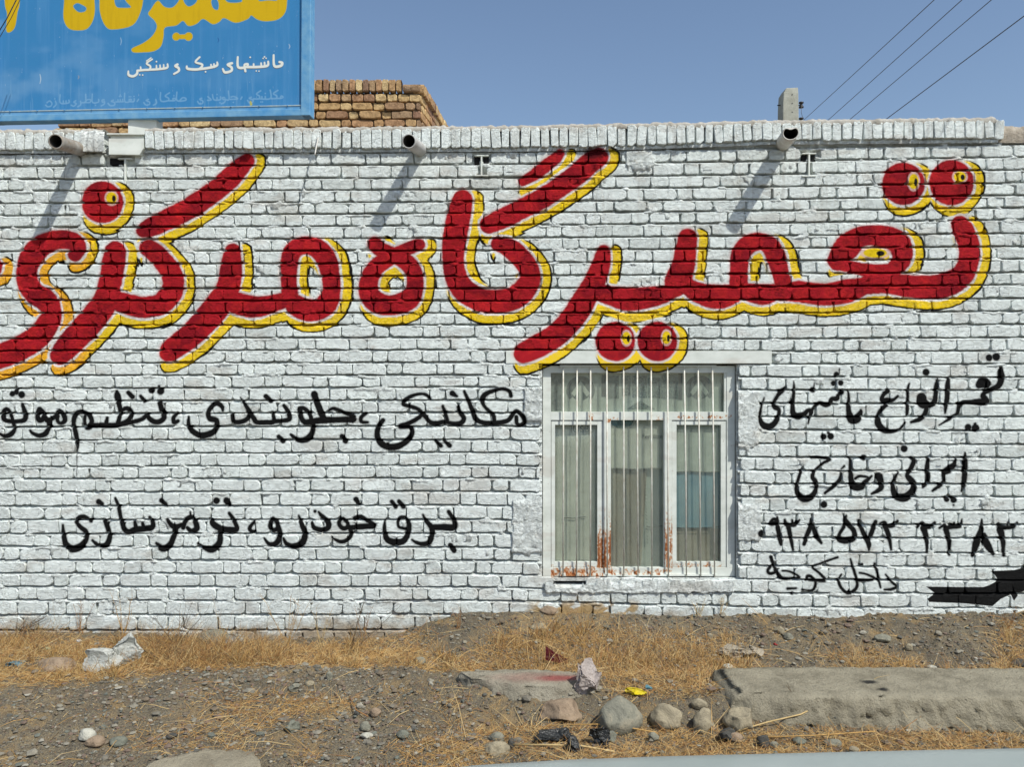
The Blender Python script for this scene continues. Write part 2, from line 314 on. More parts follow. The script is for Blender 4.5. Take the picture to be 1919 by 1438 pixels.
WU0, WU1, WV0, WV1 = -60, 1980, 225, 1215
def wall_paint():
    S_ = 1.6; cv = Canvas(WU0, WV0, WU1, WV1, S_)
    X = ((np.arange(cv.w, dtype=np.float32)+.5)/S_ + WU0)[None,:]; Y = ((np.arange(cv.h, dtype=np.float32)+.5)/S_ + WV0)[:,None]
    XX = np.broadcast_to(X, (cv.h,cv.w)); YY = np.broadcast_to(Y, (cv.h,cv.w))
    red = cv.field()
    for s in RED: cv.stroke(red, s)
    n1 = fbm(XX/7, YY/7, 3, 3)-.5; n2 = fbm(XX/30, YY/30, 5, 2)-.5; n3 = fbm(XX/2.2, YY/2.2, 9, 2)-.5
    red = red + n1*2.4
    def shift(f, dx, dy):
        o = np.full_like(f, 60.0); a, b = max(1,int(dx*S_)), max(1,int(dy*S_)); o[b:, a:] = f[:-b, :-a]; return o
    sh = shift(red, 21, 2)
    for q in ((19,9),(14,16),(9,20),(3,21)): sh = np.minimum(sh, shift(red, *q))
    sh = np.maximum(sh, red-18.8)
    for (ex, ey, ew, eh) in ((284,508,20,42),(948,496,24,34),(700,506,0.1,0.1),(1612,522,60,9)):
        sh = np.maximum(sh, 30*(1-np.hypot((X-ex)/ew, (Y-ey)/eh)))
    img = np.zeros((cv.h, cv.w, 4), dtype=np.float32); img[...,:3] = .8
    BB = 0
    # grime on the joint zone and thin streaks under the coping
    ns = fbm(XX/9, YY/120, 51, 3); over(img, (.42,.40,.36), .30*sstep(.60,.78,ns)*sstep(640,250,Y))
    nt = fbm(XX/60, YY/24, 61, 4); over(img, (.50,.46,.40), .38*sstep(.60,.76,nt))
    ny = fbm(XX/5, YY/5, 71, 3); over(img, (.40,.36,.30), .55*sstep(.80,.88,ny))
    # faint pink overspray, then white cut-in, yellow drop shade, black rim, red body
    over(img, (.80,.55,.02), .45*sstep(4.5, 0, sh)*sstep(5, 9, red))
    wr = 1.7 + 3.4*np.maximum(n2,-.25)
    over(img, (.006,.006,.007), sstep(1.6, .2, np.abs(sh-.6)-wr)*sstep(8, 12, red))
    yel = sstep(1.0, -1.2, sh)*sstep(3.4+4*n2, 5.2+4*n2, red)
    orange = sstep(185, 150, XX)*sstep(425, 440, YY)*sstep(0,1, (YY-XX*0+0) > 0)
    ycol = np.array((.88,.60,.006))*(1-orange[...,None]*.999) + np.array((.88,.42,.010))*orange[...,None]
    yel = yel*(.93+.3*n3)
    a = np.clip(yel,0,1)[...,None]; A = img[...,3:4]; oA = a+A*(1-a)
    img[...,:3] = np.where(oA > 1e-4, (ycol*a+img[...,:3]*A*(1-a))/np.maximum(oA,1e-4), img[...,:3]); img[...,3:4] = oA
    over(img, (.72,.30,.30), .30*sstep(6.5, .5, red))
    rb = .85+.5*n2+.25*n1
    body = sstep(1.8, -1.6, red)
    over(img, (.40,.013,.018), body)
    over(img, (.26,.008,.014), body*sstep(-.02,.28, n2+n1*.5)*.95)
    over(img, (.60,.018,.020), body*sstep(.10,.35,-n2+n1*.3)*.45)
    # eye-shaped highlights inside the dots
    for (x, y, w, h) in ((1712,340,9,14),(1799,331,11,10),(1174,634,8,12),(1249,633,8,12),(209,371,10,11),(1640,474,22,9)):
        d = np.hypot((X-x)/w, (Y-y)/h)
        over(img, (.8,.55,.5), sstep(1.45,1.2,d)*.8); over(img, (.86,.60,.01), sstep(1.08,.92,d))
        d2 = np.hypot((X-x-w*.45)/(w*.35), (Y-y-h*.1)/(h*.55)); over(img, (.01,.01,.01), sstep(1.2,.8,d2))
    # black lettering
    blk = cv.field()
    for (ox, oy, z, strokes) in ZOOMED:
        for s in strokes: cv.stroke(blk, [(ox+p[0]/z, oy+p[1]/z, p[2]/z) for p in s], pad=8)
    blk = blk + n1*1.0 + n3*.5
    over(img, (.05,.05,.055), .35*sstep(2.6, .4, blk)); over(img, (.007,.007,.008), sstep(.8,-.8, blk))
    arw = cv.poly([(1400+p[0]/3.7, 950+p[1]/3.7) for p in ARROW])
    over(img, (.012,.012,.013), arw)
    dr = cv.field(); cv.stroke(dr, [(143.7,845,1.4),(144,892,.9)], pad=6); over(img, (.05,.05,.05), .65*sstep(1.2,-.6,dr))
    dr = cv.field(); cv.stroke(dr, [(1180,1005,.8),(1181,1060,.6)], pad=6); over(img, (.3,.3,.3), .35*sstep(1.2,-.6,dr))
    # overspray on joint under the first 'g' stroke tip
    d = np.hypot((X-1112)/26, (Y-287)/11); over(img, (.05,.004,.006), sstep(1.2,.6,d+n1*.5)*.85)
    # rust on the window frame
    def rust(x0,x1,y0,y1,amt,fx=3.,fy=16.):
        m = sstep(x0-2,x0+1,X)*sstep(x1+2,x1-1,X)*sstep(y0,y0+(y1-y0)*.8,Y)*sstep(y1+3,y1-1,Y)
        n = .55*fbm(XX/(fx*.8), YY/fy, 31, 4)+.45*fbm(XX/2.0, YY/3.0, 37, 3)
        t_ = n + (m-.5)*.30*amt*1.6
        over(img, (.50,.27,.10), sstep(.50,.66,t_)*m*.6); over(img, (.42,.14,.03), sstep(.57,.70,t_)*m*.85); over(img, (.20,.055,.02), sstep(.68,.80,t_)*m*.85)
    rust(1121,1148,915,1068,.85,2.4,30); rust(1248,1263,885,1068,.7,2.4,30); rust(1033,1135,1050,1083,.5,7,6); rust(1140,1262,1064,1080,.5,7,7)
    rust(1262,1362,1054,1066,.35,9,6); rust(1101,1113,760,788,.5,4,6); rust(1232,1248,776,792,.35,4,5); rust(1138,1160,778,792,.4,5,4); rust(1270,1375,774,785,.25,4,4)
    # soil splash and bare ochre at the foot of the wall
    nb = fbm(XX/22, YY/16, 41, 4)
    foot = 1158 + 14*np.sin(X/210.) - 12*sstep(850,1500,X)
    over(img, (.33,.25,.16), .85*sstep(-10,34, Y-foot+(nb-.5)*62))
    bare = sstep(985,1010,X)*sstep(1230,1180,X)*sstep(1118,1140,Y)
    over(img, (.42,.28,.12), bare*sstep(.44,.56,nb)*.9)
    return make_image('wall_paint', img)

# ------------------------------------------------------------------ materials
def newmat(name):
    m = bpy.data.materials.new(name); m.use_nodes = True; nt = m.node_tree
    return m, nt, nt.nodes['Principled BSDF']
def N(nt, t, **kw):
    n = nt.nodes.new(t)
    for k, v in kw.items():
        if k in n.inputs: n.inputs[k].default_value = v
        else: setattr(n, k, v)
    return n
def ramp(nt, fac, stops):
    r = nt.nodes.new('ShaderNodeValToRGB'); cr = r.color_ramp
    while len(cr.elements) < len(stops): cr.elements.new(.5)
    for e, (p, c) in zip(cr.elements, stops): e.position = p; e.color = (*c, 1)
    nt.links.new(fac, r.inputs[0]); return r.outputs[0]
def noise(nt, vec, scale, detail=4, rough=.55, dist=0):
    n = N(nt, 'ShaderNodeTexNoise', Scale=scale, Detail=detail, Roughness=rough, Distortion=dist)
    if vec is not None: nt.links.new(vec, n.inputs['Vector'])
    return n.outputs['Fac']
def mixc(nt, fac, a, b, mode='MIX'):
    m = nt.nodes.new('ShaderNodeMix'); m.data_type = 'RGBA'; m.blend_type = mode
    for s, v in ((0, fac), (6, a), (7, b)):
        if isinstance(v, (int, float)): m.inputs[s].default_value = v
        elif isinstance(v, tuple): m.inputs[s].default_value = (*v, 1)
        else: nt.links.new(v, m.inputs[s])
    return m.outputs[2]
def bump(nt, h, strength, dist, prev=None):
    b = N(nt, 'ShaderNodeBump', Strength=strength, Distance=dist); nt.links.new(h, b.inputs['Height'])
    if prev is not None: nt.links.new(prev, b.inputs['Normal'])
    return b.outputs[0]
def wpos(nt): return nt.nodes.new('ShaderNodeNewGeometry').outputs['Position']
def simple(name, c, rough=.7, c2=None, nscale=8., bstr=.3, bscale=60., bdist=.003, metallic=0, spec=.5, coord='world', detail=5):
    m, nt, b = newmat(name)
    vec = wpos(nt) if coord == 'world' else nt.nodes.new('ShaderNodeTexCoord').outputs['Object']
    c2 = c2 or tuple(v*.72 for v in c)
    col = ramp(nt, noise(nt, vec, nscale, detail, .62), [(.32, c2), (.68, c)])
    nt.links.new(col, b.inputs['Base Color']); b.inputs['Roughness'].default_value = rough; b.inputs['Metallic'].default_value = metallic
    b.inputs['Specular IOR Level'].default_value = spec
    if bstr: nt.links.new(bump(nt, noise(nt, vec, bscale, 5, .65), bstr, bdist), b.inputs['Normal'])
    return m

paint_img = wall_paint()
def paint_nodes(nt, pos):
    sx = nt.nodes.new('ShaderNodeSeparateXYZ'); nt.links.new(pos, sx.inputs[0])
    def lin(o, a, b):
        m = N(nt, 'ShaderNodeMath', operation='MULTIPLY_ADD'); nt.links.new(o, m.inputs[0]); m.inputs[1].default_value = a; m.inputs[2].default_value = b
        return m.outputs[0]
    u = lin(sx.outputs[0], 300/(WU1-WU0), (959.5-WU0)/(WU1-WU0))
    # v = 1 - (PY - WV0)/(WV1-WV0)
    H = WV1-WV0
    v = lin(sx.outputs[2], 300/H, 1-(719+300*CAM_Z-WV0)/H)
    cb = nt.nodes.new('ShaderNodeCombineXYZ'); nt.links.new(u, cb.inputs[0]); nt.links.new(v, cb.inputs[1])
    t = nt.nodes.new('ShaderNodeTexImage'); t.image = paint_img; t.extension = 'CLIP'; t.interpolation = 'Linear'
    nt.links.new(cb.outputs[0], t.inputs[0]); return t
def painted(name, base, base2, bstr=.55, wrinkle=True, rough=.82, edge_dirt=0.0):
    m, nt, b = newmat(name); pos = wpos(nt)
    mp = N(nt, 'ShaderNodeMapping'); nt.links.new(pos, mp.inputs[0]); mp.inputs['Scale'].default_value = (1, 1, 1.6)
    n_low = noise(nt, mp.outputs[0], 9, 5, .6)
    col = ramp(nt, n_low, [(.30, base2), (.62, base)])
    # little pock marks where the paint missed
    pk = noise(nt, pos, 110, 3, .6)
    col = mixc(nt, ramp(nt, pk, [(.68, (0,0,0)), (.80, (.55,.55,.55))]), col, (.36,.33,.28))
    t = paint_nodes(nt, pos)
    col = mixc(nt, t.outputs['Alpha'], col, t.outputs['Color'])
    geo = nt.nodes.new('ShaderNodeNewGeometry')
    col = mixc(nt, 1.0, col, ramp(nt, geo.outputs['Random Per Island'], [(0,(.89,.90,.89)),(.4,(1,1,1)),(1,(1.04,1.05,1.04))]), 'MULTIPLY')
    nt.links.new(col, b.inputs['Base Color']); b.inputs['Roughness'].default_value = rough; b.inputs['Specular IOR Level'].default_value = .10
    if wrinkle:
        h1 = noise(nt, pos, 42, 6, .72, 1.4)
        n1 = bump(nt, h1, bstr, .010)
        mp2 = N(nt, 'ShaderNodeMapping'); nt.links.new(pos, mp2.inputs[0]); mp2.inputs['Scale'].default_value = (1, 1, 1.9); mp2.inputs['Rotation'].default_value = (0, .25, 0)
        rn = noise(nt, mp2.outputs[0], 19, 4, .6, .8)
        cr = ramp(nt, rn, [(.470,(1,1,1)),(.492,(0,0,0)),(.506,(0,0,0)),(.530,(1,1,1))])
        rn2 = noise(nt, mp2.outputs[0], 41, 3, .6, .5)
        cr2 = ramp(nt, rn2, [(.480,(1,1,1)),(.497,(.2,.2,.2)),(.503,(.2,.2,.2)),(.520,(1,1,1))])
        n2 = bump(nt, cr2, bstr*.6, .003, bump(nt, cr, bstr*.9, .005, n1))
        nt.links.new(n2, b.inputs['Normal'])
    else:
        nt.links.new(bump(nt, noise(nt, pos, 70, 5, .6), bstr*.3, .003), b.inputs['Normal'])
    return m
M = {}
M['white_brick'] = painted('white_painted_brick', (.81,.86,.835), (.70,.745,.72), bstr=.8)
M['mortar'] = painted('white_painted_mortar', (.76,.80,.78), (.60,.63,.60), bstr=.9)
M['plaster'] = painted('rough_white_plaster', (.78,.82,.80), (.60,.61,.58), bstr=1.0)
M['white_metal'] = painted('white_painted_steel', (.74,.77,.72), (.60,.63,.58), bstr=.25, wrinkle=False, rough=.5)
M['bar'] = simple('bar_paint', (.74,.75,.68), .45, (.52,.47,.38), 30, .2, 150, .001)
M['tan_mortar'] = simple('tan_cement', (.42,.37,.30), .95, (.26,.22,.17), 25, .9, 80, .01)
M['coping_cap'] = simple('weathered_cement', (.50,.48,.43), .95, (.33,.30,.25), 18, .9, 90, .01)
M['dark'] = simple('shade_black', (.012,.012,.012), 1, bstr=0)  # near-black colour painted as the shade deep in holes and pipes
M['pipe_shade'] = simple('shaded_pipe_inside', (.035,.032,.028), .95, bstr=0)  # shade inside the pipe mouths, put into the inner wall's colour
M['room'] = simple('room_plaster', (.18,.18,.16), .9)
M['pipe_rust'] = simple('galvanised_pipe', (.40,.39,.36), .6, (.22,.17,.12), 14, .3, 60, .003, metallic=.2)
M['pipe_grey'] = simple('grey_pipe', (.50,.50,.48), .6, (.34,.33,.31), 12, .2)
M['pipe_white'] = simple('white_pipe', (.66,.65,.60), .6, (.46,.42,.36), 14, .3)
M['concrete_pole'] = simple('pole_concrete', (.42,.43,.37), .9, (.28,.28,.23), 6, .5, 40, .01)
M['black'] = simple('black_insulator', (.02,.02,.022), .4, bstr=0)
M['wire'] = simple('wire_metal', (.10,.10,.11), .6, bstr=0)
# yellow brick of the room on the roof
def brick_mat(name, cols):
    m, nt, b = newmat(name); oi = nt.nodes.new('ShaderNodeObjectInfo'); pos = wpos(nt)
    st = [(i/len(cols), c) for i, c in enumerate(cols)]
    base = ramp(nt, oi.outputs['Random'], st)
    n = ramp(nt, noise(nt, pos, 26, 6, .68), [(.34, (.50,.47,.45)), (.58, (1,1,1))])
    col = mixc(nt, 1.0, base, n, 'MULTIPLY')
    nt.links.new(col, b.inputs['Base Color']); b.inputs['Roughness'].default_value = .9; b.inputs['Specular IOR Level'].default_value = .2
    nt.links.new(bump(nt, noise(nt, pos, 55, 6, .7), .9, .012), b.inputs['Normal']); return m
M['yellow_brick'] = brick_mat('yellow_brick', [(.60,.42,.20),(.44,.26,.13),(.68,.50,.25),(.28,.16,.11),(.62,.42,.20),(.52,.34,.16),(.72,.55,.29),(.24,.14,.10),(.50,.30,.16)])
M['old_mortar'] = simple('old_mortar', (.22,.16,.10), .95, (.11,.08,.05), 20, .8, 70, .01)

# ------------------------------------------------------------------ ground height
def bank(x):            # ground level at the foot of the wall
    px = PX(x); return -.075 + .135*sstep(700, 900, px) + .02*np.sin(px/130.) - .02*sstep(1500,1900,px)
def edge_t(px, x): return np.interp(px, [-50,0,150,300,500,700,850,1000,2000],[1.02,.99,.92,.79,.69,.73,.78,.82,.82]) + .03*(fbm(x*5, x*0, 77, 2)-.5)
def gh(x, y):
    x = np.asarray(x, dtype=float); y = np.asarray(y, dtype=float); t = -y
    px = PX(x)
    right = sstep(640, 1000, px)
    wall = bank(x)
    dip = -.045 - .01*right
    z = wall + (dip-wall)*sstep(.02, .62, t)
    edge = edge_t(px, x)
    led = np.where(px < 500, -.025, -.02)
    z = z + (led - dip)*sstep(edge-.08, edge+.02, t)*(1-sstep(900,1300,px)*.35)
    fall_l = sstep(.12, 1.1, t-edge); fall_r = sstep(1.02, 1.30, t)
    z = z - (.13*fall_l*(1-right) + .092*fall_r*right)
    z = z - .06*sstep(2.0, 4.0, t)
    near = sstep(7, 3, np.abs(x))*sstep(6, 3, t)
    z = z + near*((fbm(x*3, y*3, 2, 3)-.5)*.05 + (fbm(x*13, y*13, 5, 3)-.5)*.030*sstep(.0,.1,t) + (fbm(x*45, y*45, 8, 2)-.5)*.012)
    clod = sstep(.60,.78, fbm(x*22+7, y*22, 12, 2)); z = z + near*clod*.014
    return np.where(y > .12, -.1, z)
def gpt(px, py):         # where the sight line through a photo pixel meets the ground
    lo, hi = 2.6, 4.99
    for _ in range(40):
        d = .5*(lo+hi); p = at(px, py, d)
        if p.z > float(gh(p.x, p.y)): lo = d
        else: hi = d
    p = at(px, py, .5*(lo+hi)); p.z = float(gh(p.x, p.y)); return p
def axis(a, b, step, far, growth=1.35):
    c = list(np.arange(a, b+1e-6, step)); s = step*1.5; v = b; hi = []
    while v < far: v += s; hi.append(v); s *= growth
    s = step*1.5; v = a; lo = []
    while v > -far: v -= s; lo.append(v); s *= growth
    return np.array(lo[::-1]+c+hi)
gx = axis(-4.3, 4.3, .0165, 900); gy = axis(-3.3, .08, .0145, 900)
GX, GY = np.meshgrid(gx, gy); GZ = gh(GX, GY)
V = np.stack([GX.ravel(), GY.ravel(), GZ.ravel()], 1); w = len(gx); h = len(gy)
ii = (np.arange(h-1)[:,None]*w + np.arange(w-1)[None,:]).ravel(); Q = np.stack([ii, ii+1, ii+w+1, ii+w], 1)
def ground_mat():
    m, nt, b = newmat('dry_ground'); pos = wpos(nt)
    n1 = noise(nt, pos, 3.2, 6, .6); soil = ramp(nt, n1, [(.34,(.128,.101,.064)), (.52,(.182,.148,.093)), (.70,(.250,.205,.130))])
    n2 = noise(nt, pos, 90, 5, .7); soil = mixc(nt, ramp(nt, n2, [(.40,(.9,.9,.9)),(.60,(0,0,0))]), soil, (.10,.090,.078))
    vo = N(nt, 'ShaderNodeTexVoronoi', Scale=130.0); nt.links.new(pos, vo.inputs['Vector'])
    st = ramp(nt, vo.outputs['Color'], [(.2,(.10,.090,.070)),(.5,(.18,.165,.118)),(.8,(.27,.24,.165))])
    vd = ramp(nt, vo.outputs['Distance'], [(.25,(.75,.75,.75)),(.5,(0,0,0))])
    col = mixc(nt, vd, soil, st)
    n3 = noise(nt, pos, 5.5, 5, .65); straw = ramp(nt, n3, [(.50,(0,0,0)),(.64,(.55,.55,.55))])
    n4 = noise(nt, pos, 160, 3, .6); sc = ramp(nt, n4, [(.35,(.26,.17,.08)),(.65,(.42,.29,.13))])
    col = mixc(nt, straw, col, sc)
    nt.links.new(col, b.inputs['Base Color']); b.inputs['Roughness'].default_value = .97; b.inputs['Specular IOR Level'].default_value = .15
    n_ = bump(nt, vo.outputs['Distance'], .5, -.010); nt.links.new(bump(nt, n2, .9, .012, n_), b.inputs['Normal']); return m
M['ground'] = ground_mat()
g = link('ground', npmesh('ground', V, Q, M['ground'], True)); g['kind'] = 'structure'

# ------------------------------------------------------------------ the painted building
KX = np.array([-60, 0, 900, 1439, 1900, 1985.])
JL = [310,334,356,379,402.5,425,447,469.5,492.5,515,539.5,561,585.5,609,633,656,679,702,727,750.6,774,799.4,824,849,874,897,921,948,973,1000,1024,1049,1074,1099,1124,1152,1181,1209]
JM = [306,331,353,376,397.5,420.5,444.5,467.5,492,516,539,562.5,585,607.5,631,654,678,702,724,749,772,797.5,823,847,871,895,920,946,973,998.5,1025,1050,1075,1100,1125,1151,1180,1208]
JN = [300,325,348,372,393,416,440,464,487,511,536,560,585,609,634,657,681,705,730,755,780,805,830,856,881,906,931,957,982,1007,1034,1060,1085,1111,1137,1163,1190,1216]
JR = [292,316,340,364,387.5,410,435,460,483,509,532,557.5,582,606,631,656,681,706,730,756,780,806,832,857,882,906,931,956,983,1008,1036,1062,1087,1112,1139,1165,1192,1218]
def J(k, px):
    if k < 0: return J(0, px) - 24.0
    return np.interp(px, KX, [JL[k], JL[k], JM[k], JN[k], JR[k], JR[k]])
NC = len(JL)
house = link('brick_building', None, loc=(0, 0, 0))
tag(house, 'white painted brick workshop wall with big red lettering and black sprayed writing', 'building')

def brick_verts(L, H, D, rg, corner=.0105, chip=.42):
    """irregular brick seen from -Y, front at y=0, centre at origin"""
    hl, hh = L/2, H/2; out = []
    for (sx, sz, a0) in ((1,-1,-90),(1,1,0),(-1,1,90),(-1,-1,180)):
        r = corner*(.35+1.1*rg.random())
        if rg.random() < chip: r *= 1.8
        r = min(r, hh*.75); cx, cz = sx*(hl-r*1.25), sz*(hh-r)
        for q in (0, 45, 90):
            a = R(a0+q); out.append([cx+math.cos(a)*r*1.25, cz+math.sin(a)*r])
        if sz*sx < 0 and sx > 0: pass
        nx = {(1,-1):None,(1,1):(-1,1),(-1,1):None,(-1,-1):(1,-1)}[(sx,sz)]
        if nx:
            for f in (.33,.66):
                out.append([(sx*(1-2*f))*hl*.9, sz*hh])
    out = np.array(out); n = len(out)
    out += np.array([[rg.uniform(-.0028,.0028), rg.uniform(-.0034,.0034)] for _ in range(n)])
    ins = np.stack([out[:,0] - np.sign(out[:,0])*np.minimum(.0032, np.abs(out[:,0])*.5), out[:,1] - np.sign(out[:,1])*.0032], 1)
    v = []
    for x, z in out: v.append((x, D, z))
    for x, z in out: v.append((x, .0028+rg.uniform(-.0008,.0012), z))
    tx, tz = rg.uniform(-.014,.014), rg.uniform(-.05,.05)
    for x, z in ins: v.append((x, tx*x+tz*z+rg.uniform(-.0009,.0009), z))
    f = []
    for a in (0, n):
        for i in range(n): f.append((a+i, a+(i+1)%n, a+n+(i+1)%n, a+n+i))
    f.append(tuple(2*n+i for i in range(n)))
    return v, f
def fix_faces(f): return [tuple(reversed(q)) for q in f]
L0, H0 = .20, .065
VAR = {}
for kind, L, nvar in (('long', .20, 26), ('short', .10, 20)):
    VAR[kind] = [brick_verts(L, H0, .030, rnd) for _ in range(nvar)]
def capflat(me):
    me.polygons.foreach_set('use_smooth', np.array([len(p.vertices) <= 4 for p in me.polygons])); return me
brick_me = {k: [capflat(mesh('brick', v, f, M['white_brick'], True)) for v, f in VAR[k]] for k in VAR}
WIN = (1017, 1382, 683, 1087)
HOLES = [(1040,1094,1087,1098),(203,232,296,308),(888,900,291,306),(905,917,291,306),(1504,1514,286,302),(1518,1530,286,302)]
PATCH = [(1022,1374,1090,1109),(985,1016,728,792),(962,1016,940,1038),(1384,1420,738,830),(1384,1424,944,1010),(1175,1222,286,318),(1384,1412,825,842)]
placed = []
for k in range(NC):
    segs = [(-58, 1984)]
    midy = J(k, 1200)-12
    if k == 16: segs = [(-58, 948), (1448, 1984)]
    elif WIN[2] < midy < WIN[3]: segs = [(-58, WIN[0]-2-rnd.uniform(0,4)), (WIN[1]+2+rnd.uniform(0,5), 1984)]
    if k == 33: segs = [(-58, 1038), (1098, 1984)]
    if k == 0: segs = [(-58, 196), (246, 886), (919, 1502), (1532, 1984)]
    if k == 1: segs = [(-58, 232), (236, 897), (908, 1512), (1521, 1984)]
    ph = 33 - 5.0*(k-18) + (47 if k % 2 else 0) + rnd.uniform(-7, 7)
    for (a, b) in segs:
        x = a; m = (a-ph) % 94.0
        short = m < 31
        rem = (31-m) if short else (94-m)
        first = True
        while x < b-5:
            Lp = rem if first else ((31+rnd.uniform(-2.5,3)) if short else (61.5+rnd.uniform(-4,3.5)))
            first = False
            e = min(x+Lp, b)
            if b-e < 9: e = b
            if e-x > 7:
                gap = rnd.choice((1.0,1.6,2.2,2.8,3.8)); placed.append((k, x+gap*.5, e-gap*.5))
            x = e; short = not short
def in_patch(px, py):
    return any(a-4 < px < b+4 and c-4 < py < d+4 for a, b, c, d in PATCH)
B = []
for (k, a, b) in placed:
    cx = .5*(a+b); jt = J(k, cx); prev = J(k-1, cx)
    top = prev + rnd.uniform(3.6, 5.4); bot = jt - rnd.uniform(-.3, 1.2)
    if k == 0: top = max(top, bot-20)
    slope = (J(k, cx+20)-J(k, cx-20))/40.0
    Lm, Hm = (b-a)/300, (bot-top)/300
    kind = 'long' if Lm > .15 else 'short'
    vis = max(0, min(b,1919)-max(a,0))*(bot-top)
    depth = rnd.gauss(0, .0014) + (rnd.uniform(.002,.006) if rnd.random() < .08 else 0)
    B.append(dict(x=WX(cx), z=WZ(.5*(top+bot)), L=Lm, H=Hm, kind=kind, var=rnd.randrange(len(VAR[kind])), y=depth,
                  roll=math.atan(slope)+rnd.gauss(0,.011), vis=vis if k < 35 else vis*.3, tilt=rnd.gauss(0,.02)))
B.sort(key=lambda q: -q['vis'])
SV, SFq, SFn = [], [], []; base = 0; stuffF = []
for i, q in enumerate(B):
    s = (q['L']/(L0 if q['kind']=='long' else .10), 1, q['H']/H0)
    if i < 300:
        o = link('brick', brick_me[q['kind']][q['var']], house, (q['x'], q['y'], q['z']), (0, q['roll'], 0)); o.scale = s
    else:
        v, f = VAR[q['kind']][q['var']]; v = np.array(v)*np.array(s)
        c, sn = math.cos(q['roll']), math.sin(q['roll'])
        x = v[:,0]*c + v[:,2]*sn; z = -v[:,0]*sn + v[:,2]*c
        SV.append(np.stack([x+q['x'], v[:,1]+q['y'], z+q['z']], 1)); stuffF += [tuple(j+base for j in ff) for ff in f]; base += len(v)
me = capflat(mesh('bricks', np.concatenate(SV), stuffF, M['white_brick'], True))
o = link('remaining_bricks', me, house); o['kind'] = 'stuff'

# mortar: struck joints, deep under each brick and coming forward over the course below
cols = np.arange(-62, 1988, 1.7); ROWS = []
rowp = [(-.6,.036),(1.0,.036),(2.0,.030),(2.7,.011),(4.3,.0030),(6.2,.0045),(7.6,.026),(16,.028),(22.4,.034)]
ys, dp = [], []
J_cols = {k: J(k, cols) for k in range(-1, NC)}
for off in (-11, -6.5, -3):
    ys.append(J_cols[-1]+off); dp.append(np.full_like(cols, .004))
for k in range(-1, NC-1):
    a, b = J_cols[k], J_cols[k+1]; sc = (b-a)/24.2
    for (o_, d_) in rowp: ys.append(a+o_*sc); dp.append(np.full_like(cols, d_))
ys = np.array(ys); dp = np.array(dp); CX = np.broadcast_to(cols, ys.shape)
low = fbm(CX/26, ys/9, 21, 3); hi = fbm(CX/4, ys/4, 22, 3)-.5
smear = sstep(.60,.74,low)
dp = dp*(1-smear*.93) + hi*.007 - smear*.003 + sstep(.38,.22,low)*.010
for (a,b,c,d) in PATCH:
    m = sstep(a-7,a+3,CX)*sstep(b+7,b-3,CX)*sstep(c-8,c+4,ys)*sstep(d+8,d-4,ys)
    m = sstep(.30,.52, m + (fbm(CX/10,ys/8,33,3)-.5)*.9)*(m > .02)
    dp = dp*(1-m) + m*(-.0095 - .010*(fbm(CX/14,ys/11,34,3)-.4) - .010*(fbm(CX/5,ys/4,36,2)-.5))
for (a,b,c,d) in HOLES:
    dp = np.where((CX > a+2*low)&(CX < b-4*low)&(ys > c-1)&(ys < d+9*hi*(c > 1000)), .10, dp)
V = np.stack([WX(CX).ravel(), dp.ravel(), WZ(ys).ravel()], 1); w = len(cols); h = len(ys)
ii = (np.arange(h-1)[:,None]*w + np.arange(w-1)[None,:]).ravel()
fx = CX.ravel()[ii]+.85; fy = ys.ravel()[ii]+1
keep = ~((fx > WIN[0]-1)&(fx < WIN[1]+1)&(fy > WIN[2]-2)&(fy < WIN[3]+1))
ii = ii[keep]; Q = np.stack([ii, ii+w, ii+w+1, ii+1], 1)
o = link('mortar', npmesh('mortar', V, Q, M['mortar'], True), house)

# body of the building behind the face
D_B = 9.0
sb = MB(); x0, x1 = WX(-60), WX(1985); zt = WZ(265)
sb.box(x0, WX(WIN[0]-1), .13, .25, -.3, zt); sb.box(WX(WIN[1]+1), x1, .13, .25, -.3, zt)
sb.box(WX(WIN[0]-1)-.0, WX(WIN[1]+1), .131, .25, WZ(WIN[2]-1), zt-.002); sb.box(WX(WIN[0]-1), WX(WIN[1]+1), .131, .25, -.3, WZ(WIN[3]-1))
o = sb.build('wall_core', M['mortar'], house)
rb = MB(); rb.box(x0, x1, .05, D_B, zt+.002, zt+.06); o = rb.build('roof_slab', M['tan_mortar'], house)
sw = MB(); sw.box(x0, x0+.2, .252, D_B, -.3, zt); sw.box(x1-.2, x1, .252, D_B, -.3, zt); sw.box(x0+.2, x1-.2, D_B-.2, D_B, -.3, zt)
sw.build('rear_wall', M['old_mortar'], house)

# rowlock coping, each brick on edge
def ctop(px): return np.interp(px, [-60,0,500,960,1200,1300,1440,1500,1700,1865], [251,250.5,247,243,238,237,233,232.5,230,228])
def cbot(px): return np.interp(px, [-60,0,500,960,1200,1330,1440,1865], [284,283.5,280.5,279,275,270,266,262])
cop_me = [capflat(mesh('coping_brick', *brick_verts(.06, .11, .11, rnd, .007, .45), M['white_brick'], True)) for _ in range(26)]
x = -58.0
while x < 1862:
    wd = 18.2 + rnd.uniform(-1.6, 1.8)
    if 186 < x < 200: x += 2; continue
    if 200 <= x < 274: x = 275; continue
    cx = x+wd/2; t_, b_ = ctop(cx)+rnd.uniform(-1,1.2), cbot(cx)+rnd.uniform(-1.5,1)
    o = link('coping_brick', rnd.choice(cop_me), house, (WX(cx), -.032+rnd.gauss(0,.0025), WZ(.5*(t_+b_))), (rnd.gauss(0,.015), rnd.gauss(0,.03), 0))
    o.scale = ((wd-rnd.choice((.9,1.5,2.2,3.2)))/300/.06, 1, (b_-t_)/300/.11)
    x += wd
